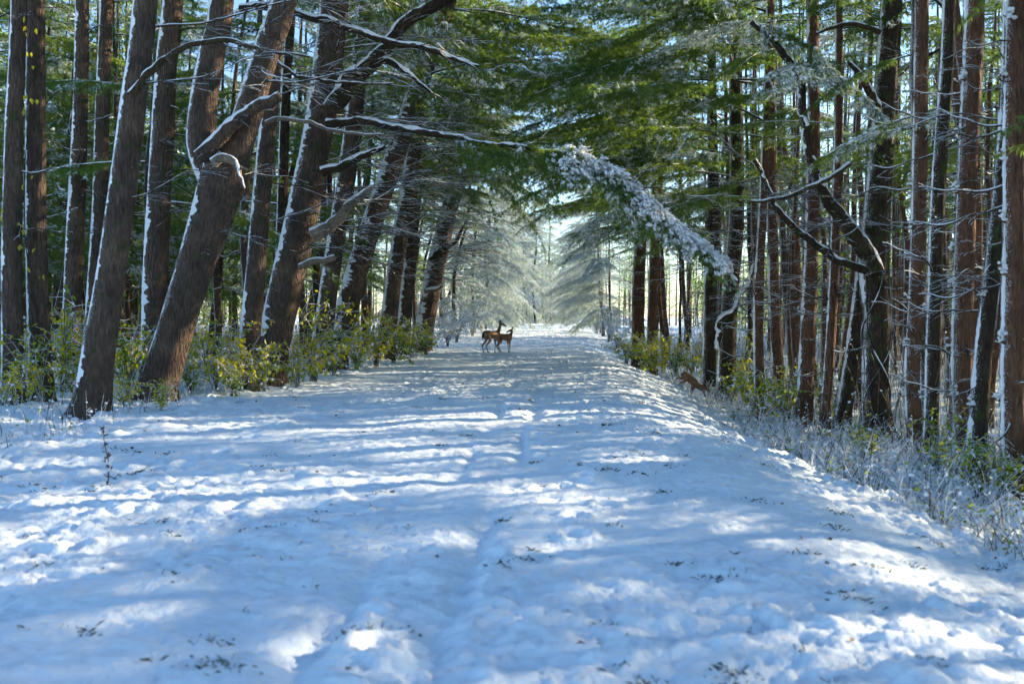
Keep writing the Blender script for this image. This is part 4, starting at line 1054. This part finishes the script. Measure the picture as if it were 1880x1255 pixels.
def oval(mb, chain, seg=14):
    """chain of (x,y,z, half width across, half height)"""
    c = np.array(chain, float)
    pts, _ = spline(c[:, :3], c[:, 3], .03); _, a = spline(c[:, :3], c[:, 3], .03); _, b = spline(c[:, :3], c[:, 4], .03)
    T = unit(np.gradient(pts, axis=0))
    ref = np.array([0, 1.0, 0]); Sd = unit(ref - (T @ ref)[:, None] * T); Up = np.cross(T, Sd)
    an = np.arange(seg) * 2 * np.pi / seg
    V = pts[:, None] + (a[:, None] * np.cos(an))[:, :, None] * Sd[:, None] + (b[:, None] * np.sin(an))[:, :, None] * Up[:, None]
    n = len(pts); V = V.reshape(-1, 3); V = np.vstack([V, pts[:1] - T[:1] * a[0] * .5, pts[-1:] + T[-1:] * a[-1] * .5])
    i, j = np.meshgrid(np.arange(n - 1), np.arange(seg), indexing='ij'); i = i.ravel(); j = j.ravel(); k = (j + 1) % seg
    mb.add(V, np.stack([i * seg + j, i * seg + k, (i + 1) * seg + k, (i + 1) * seg + j], 1), 0)
    j = np.arange(seg); k = (j + 1) % seg
    mb.f.append(np.stack([k, j, np.full(seg, n * seg)], 1) + mb.n - len(V)); mb.f.append(np.stack([j + (n - 1) * seg, k + (n - 1) * seg, np.full(seg, n * seg + 1)], 1) + mb.n - len(V))
    for _ in range(2): mb.m.append(np.zeros(seg, np.int32)); mb.sm.append(np.ones(seg, bool))

def deer(label, loc, yaw, chains, ears, tail, voxel, hoof_z=.06, sc=1.0, coatfn=None, eyes=()):
    mb = MB()
    for c in chains: oval(mb, c)
    me = mb.mesh('deer_raw', [DEER])
    tmp = link('deer_tmp', me)
    md = tmp.modifiers.new('r', 'REMESH'); md.mode = 'VOXEL'; md.voxel_size = voxel
    sm = tmp.modifiers.new('s', 'SMOOTH'); sm.factor = .5; sm.iterations = 3
    dg = bpy.context.evaluated_depsgraph_get()
    bm_ = bpy.data.meshes.new_from_object(tmp.evaluated_get(dg))
    bpy.data.objects.remove(tmp)
    bm_.materials.clear(); bm_.materials.append(DEER)
    n = len(bm_.vertices); co = np.empty(n * 3); bm_.vertices.foreach_get('co', co); co = co.reshape(-1, 3)
    nr = np.empty(n * 3); bm_.vertices.foreach_get('normal', nr); nr = nr.reshape(-1, 3)
    col = coatfn(co, nr); at = bm_.attributes.new('coat', 'FLOAT_COLOR', 'POINT')
    at.data.foreach_set('color', np.hstack([col, np.ones((n, 1))]).ravel())
    for p in bm_.polygons: p.use_smooth = True
    e = link('deer', None, loc=loc); e.rotation_euler = (0, 0, yaw); e.scale = (sc,) * 3
    tag(e, label, 'deer', 'deer on the track')
    link('body', bm_, e)
    def colored(name, mb, c, parent):
        me = mb.mesh(name, [DEER]); a = me.attributes.new('coat', 'FLOAT_COLOR', 'POINT'); k = len(me.vertices)
        a.data.foreach_set('color', np.tile([*c, 1.0], k)); return link(name, me, parent)
    for chain in ears:
        mb = MB(); oval(mb, chain, 8); colored('ear', mb, (.075, .045, .03), e)
    for (x, y, z) in eyes:
        mb = MB(); blobs(mb, [(x, y, z)], [.014], 0, 1.0, None, 1, np.random.RandomState(1)); colored('eye', mb, (.006, .005, .004), e)
    if tail:
        mb = MB(); oval(mb, tail, 10); colored('tail', mb, (.02, .014, .011), e)
    return e

BR = np.array([.32, .18, .10]); DKB = np.array([.10, .06, .04]); PALE = np.array([.42, .36, .30]); BLK = np.array([.018, .013, .01])
def coat_std(co, nr):
    n = len(co); c = np.tile(BR, (n, 1))
    def mix(w, t):
        nonlocal c
        c = c * (1 - w[:, None]) + t * w[:, None]
    torso = (co[:, 0] > -.6) & (co[:, 0] < .42)
    mix(sstep(.82, .93, co[:, 2]) * torso * .8, DKB)                                    # darker back
    mix(sstep(.66, .58, co[:, 2]) * (nr[:, 2] < -.4) * torso * (co[:, 2] > .4), PALE)      # pale belly
    mix(sstep(.45, .2, co[:, 2]) * .55, DKB)                                            # darker shanks
    mix((co[:, 2] < .045) * 1.0, BLK)                                                   # hooves
    mix((co[:, 0] < -.50) * (np.abs(co[:, 1]) > .045) * (np.abs(co[:, 1]) < .10) * (co[:, 2] > .55) * (co[:, 2] < .84) * .9, PALE)  # white edge of the rump
    return c
TORSO = [(-.54, 0, .80, .085, .10), (-.46, 0, .80, .135, .155), (-.30, 0, .79, .155, .165), (-.08, 0, .765, .155, .16), (.12, 0, .755, .15, .175), (.27, 0, .765, .125, .175), (.37, 0, .79, .085, .12)]
def hind(s, foot, knee=None, hock=None):
    kx, kz = knee or (-.27, .53); hx, hz = hock or (-.50, .31); fx, fz = foot
    return [(-.40, s * .085, .76, .075, .12), (-.33, s * .10, .64, .06, .105), (kx, s * .10, kz, .045, .06), (hx, s * .09, hz, .024, .032), ((hx + fx) / 2, s * .088, (hz + fz) / 2 + .02, .017, .02), (fx, s * .085, fz + .07, .018, .02), (fx + .03, s * .085, fz + .02, .022, .026)]
def fore(s, foot, knee=None):
    kx, kz = knee or (.23, .33); fx, fz = foot
    return [(.24, s * .085, .72, .06, .10), (.22, s * .09, .58, .045, .065), ((.22 + kx) / 2, s * .085, (.55 + kz) / 2, .03, .036), (kx, s * .08, kz, .024, .026), ((kx + fx) / 2, s * .08, (kz + fz) / 2 + .02, .016, .018), (fx, s * .08, fz + .07, .017, .019), (fx + .03, s * .08, fz + .02, .021, .025)]

# doe: body three-quarters away to the right, head in profile to the right
HT = R(-38)
def turn(x, y, z, ox, oy, a): return (ox + (x - ox) * math.cos(a) - (y - oy) * math.sin(a), oy + (x - ox) * math.sin(a) + (y - oy) * math.cos(a), z)
neck = [(.28, 0, .82, .085, .12), (.37, 0, .96, .062, .085), (.43, 0, 1.09, .05, .062), (.455, 0, 1.19, .048, .055)]
head = [(*turn(x, 0, z, .45, 0, HT), a, b) for (x, z, a, b) in [(.42, 1.20, .045, .05), (.50, 1.215, .055, .058), (.58, 1.19, .048, .052), (.66, 1.145, .034, .036), (.72, 1.115, .027, .027)]]
def ear(x, y, z, dx, dy, dz): return [(x, y, z, .012, .016), (x + dx * .4, y + dy * .4, z + dz * .4, .022, .034), (x + dx * .75, y + dy * .75, z + dz * .75, .016, .026), (x + dx, y + dy, z + dz, .004, .006)]
e1 = turn(.46, .05, 1.25, .45, 0, HT); e2 = turn(.46, -.05, 1.25, .45, 0, HT)
dd = ground_hit(903, 648)
p = P(905, 648, dd)
deer('larger brown deer standing with its rump to the viewer and head raised to the right', (p.x, dd, float(ground(p.x, dd))), R(48),
     [TORSO, neck, head, hind(1, (-.50, 0), (-.30, .53), (-.54, .32)), hind(-1, (-.40, 0)), fore(1, (.20, 0)), fore(-1, (.30, 0), (.27, .33))],
     [ear(*e1, -.05, .06, .15), ear(*e2, -.06, -.05, .15)],
     [(-.56, 0, .85, .03, .025), (-.61, 0, .76, .05, .03), (-.62, 0, .66, .045, .025), (-.61, 0, .58, .015, .012)], .012, coatfn=coat_std,
     eyes=[turn(.535, s * .05, 1.215, .45, 0, HT) for s in (1, -1)])
# younger deer: body to the right and a little towards us, head turned back to the left
HT2 = R(-165)
neck2 = [(.28, 0, .82, .08, .12), (.36, 0, .93, .06, .08), (.385, 0, 1.02, .05, .062), (.37, 0, 1.10, .046, .052)]
head2 = [(*turn(x, 0, z, .39, 0, HT2), a, b) for (x, z, a, b) in [(.36, 1.11, .045, .05), (.44, 1.115, .055, .056), (.52, 1.08, .046, .05), (.60, 1.03, .032, .035), (.66, 1.0, .026, .026)]]
e1 = turn(.38, .05, 1.15, .39, 0, HT2); e2 = turn(.38, -.05, 1.15, .39, 0, HT2)
p = P(927, 649, dd + .3)
deer('smaller brown deer beside it, looking back over its shoulder to the left', (p.x, dd + .3, float(ground(p.x, dd + .3))), R(-30),
     [TORSO, neck2, head2, hind(1, (-.36, 0)), hind(-1, (-.20, .04), (-.22, .53), (-.42, .36)), fore(1, (.22, 0)), fore(-1, (.24, 0))],
     [ear(*e1, .05, .06, .14), ear(*e2, .07, -.06, .13)],
     [(-.56, 0, .85, .03, .025), (-.61, 0, .76, .045, .03), (-.62, 0, .68, .035, .025), (-.61, 0, .62, .012, .012)], .012, sc=.86, coatfn=coat_std,
     eyes=[turn(.475, s * .05, 1.115, .39, 0, HT2) for s in (1, -1)])
# leaping deer, head down, seen from its side
dl = 25.5; u = dl / F; ref = P(1280, 715, dl)
def q2(px, py, y=0.0): return ((px - 1280) * u, y, (715 - py) * u)
def ch(lst, y=0.0): return [(*q2(a, b, y), w * u, h * u) for (a, b, w, h) in lst]
def coat_leap(co, nr):
    c = np.tile(np.array([.21, .105, .05]), (len(co), 1)); w = sstep(.1, .8, nr[:, 2]); c = c * (1 - .5 * w[:, None]) + DKB * .5 * w[:, None]; return c
body = ch([(1258.5, 696.5, 3.5, 4), (1261.5, 698.5, 6, 6.8), (1267, 702.5, 6.8, 7.6), (1273, 708, 6.5, 7), (1280, 714, 6.5, 7.2), (1285, 718, 5, 5.6), (1289.5, 719.5, 3.2, 3.8), (1295, 721, 2.4, 2.8), (1300, 723, 2.3, 2.5)])
hd = ch([(1298, 722.5, 2.6, 2.8), (1302, 724, 3, 3.2), (1305, 727, 2.4, 2.5), (1308, 730, 1.5, 1.6)])
legs = [ch([(1264, 703, 4, 5.5), (1258, 706, 2.3, 2.8), (1251, 705, 1.3, 1.6), (1246.5, 708, 1.1, 1.2)], .07),
        ch([(1266, 706, 4, 5), (1260, 711, 2.1, 2.4), (1255, 713.5, 1.2, 1.4), (1251.5, 716, 1.1, 1.1)], -.07),
        ch([(1279, 718, 4, 5), (1276, 724, 2.4, 3), (1275.5, 727, 1.5, 1.6), (1277, 728, 1.2, 1.2)], -.07),
        ch([(1285, 720, 3, 4), (1290, 725, 1.8, 2), (1295, 728, 1.3, 1.4), (1299, 734, 1.05, 1.1), (1301, 740, 1.3, 1.3)], .06)]
deer('rust-brown deer leaping head down off the right edge of the track', tuple(ref + Vector((-.1, -.15, .17))), 0.0, [body, hd] + legs,
     [ch([(1301, 721.5, .8, .9), (1298, 717.5, 1.1, 1.7), (1295.5, 715, .4, .4)], s * .035) for s in (1, -1)],
     ch([(1259, 696, 1.6, 1.5), (1257.5, 699, 1.8, 1.8), (1257, 702, .8, .8)]), .0065, coatfn=coat_leap)
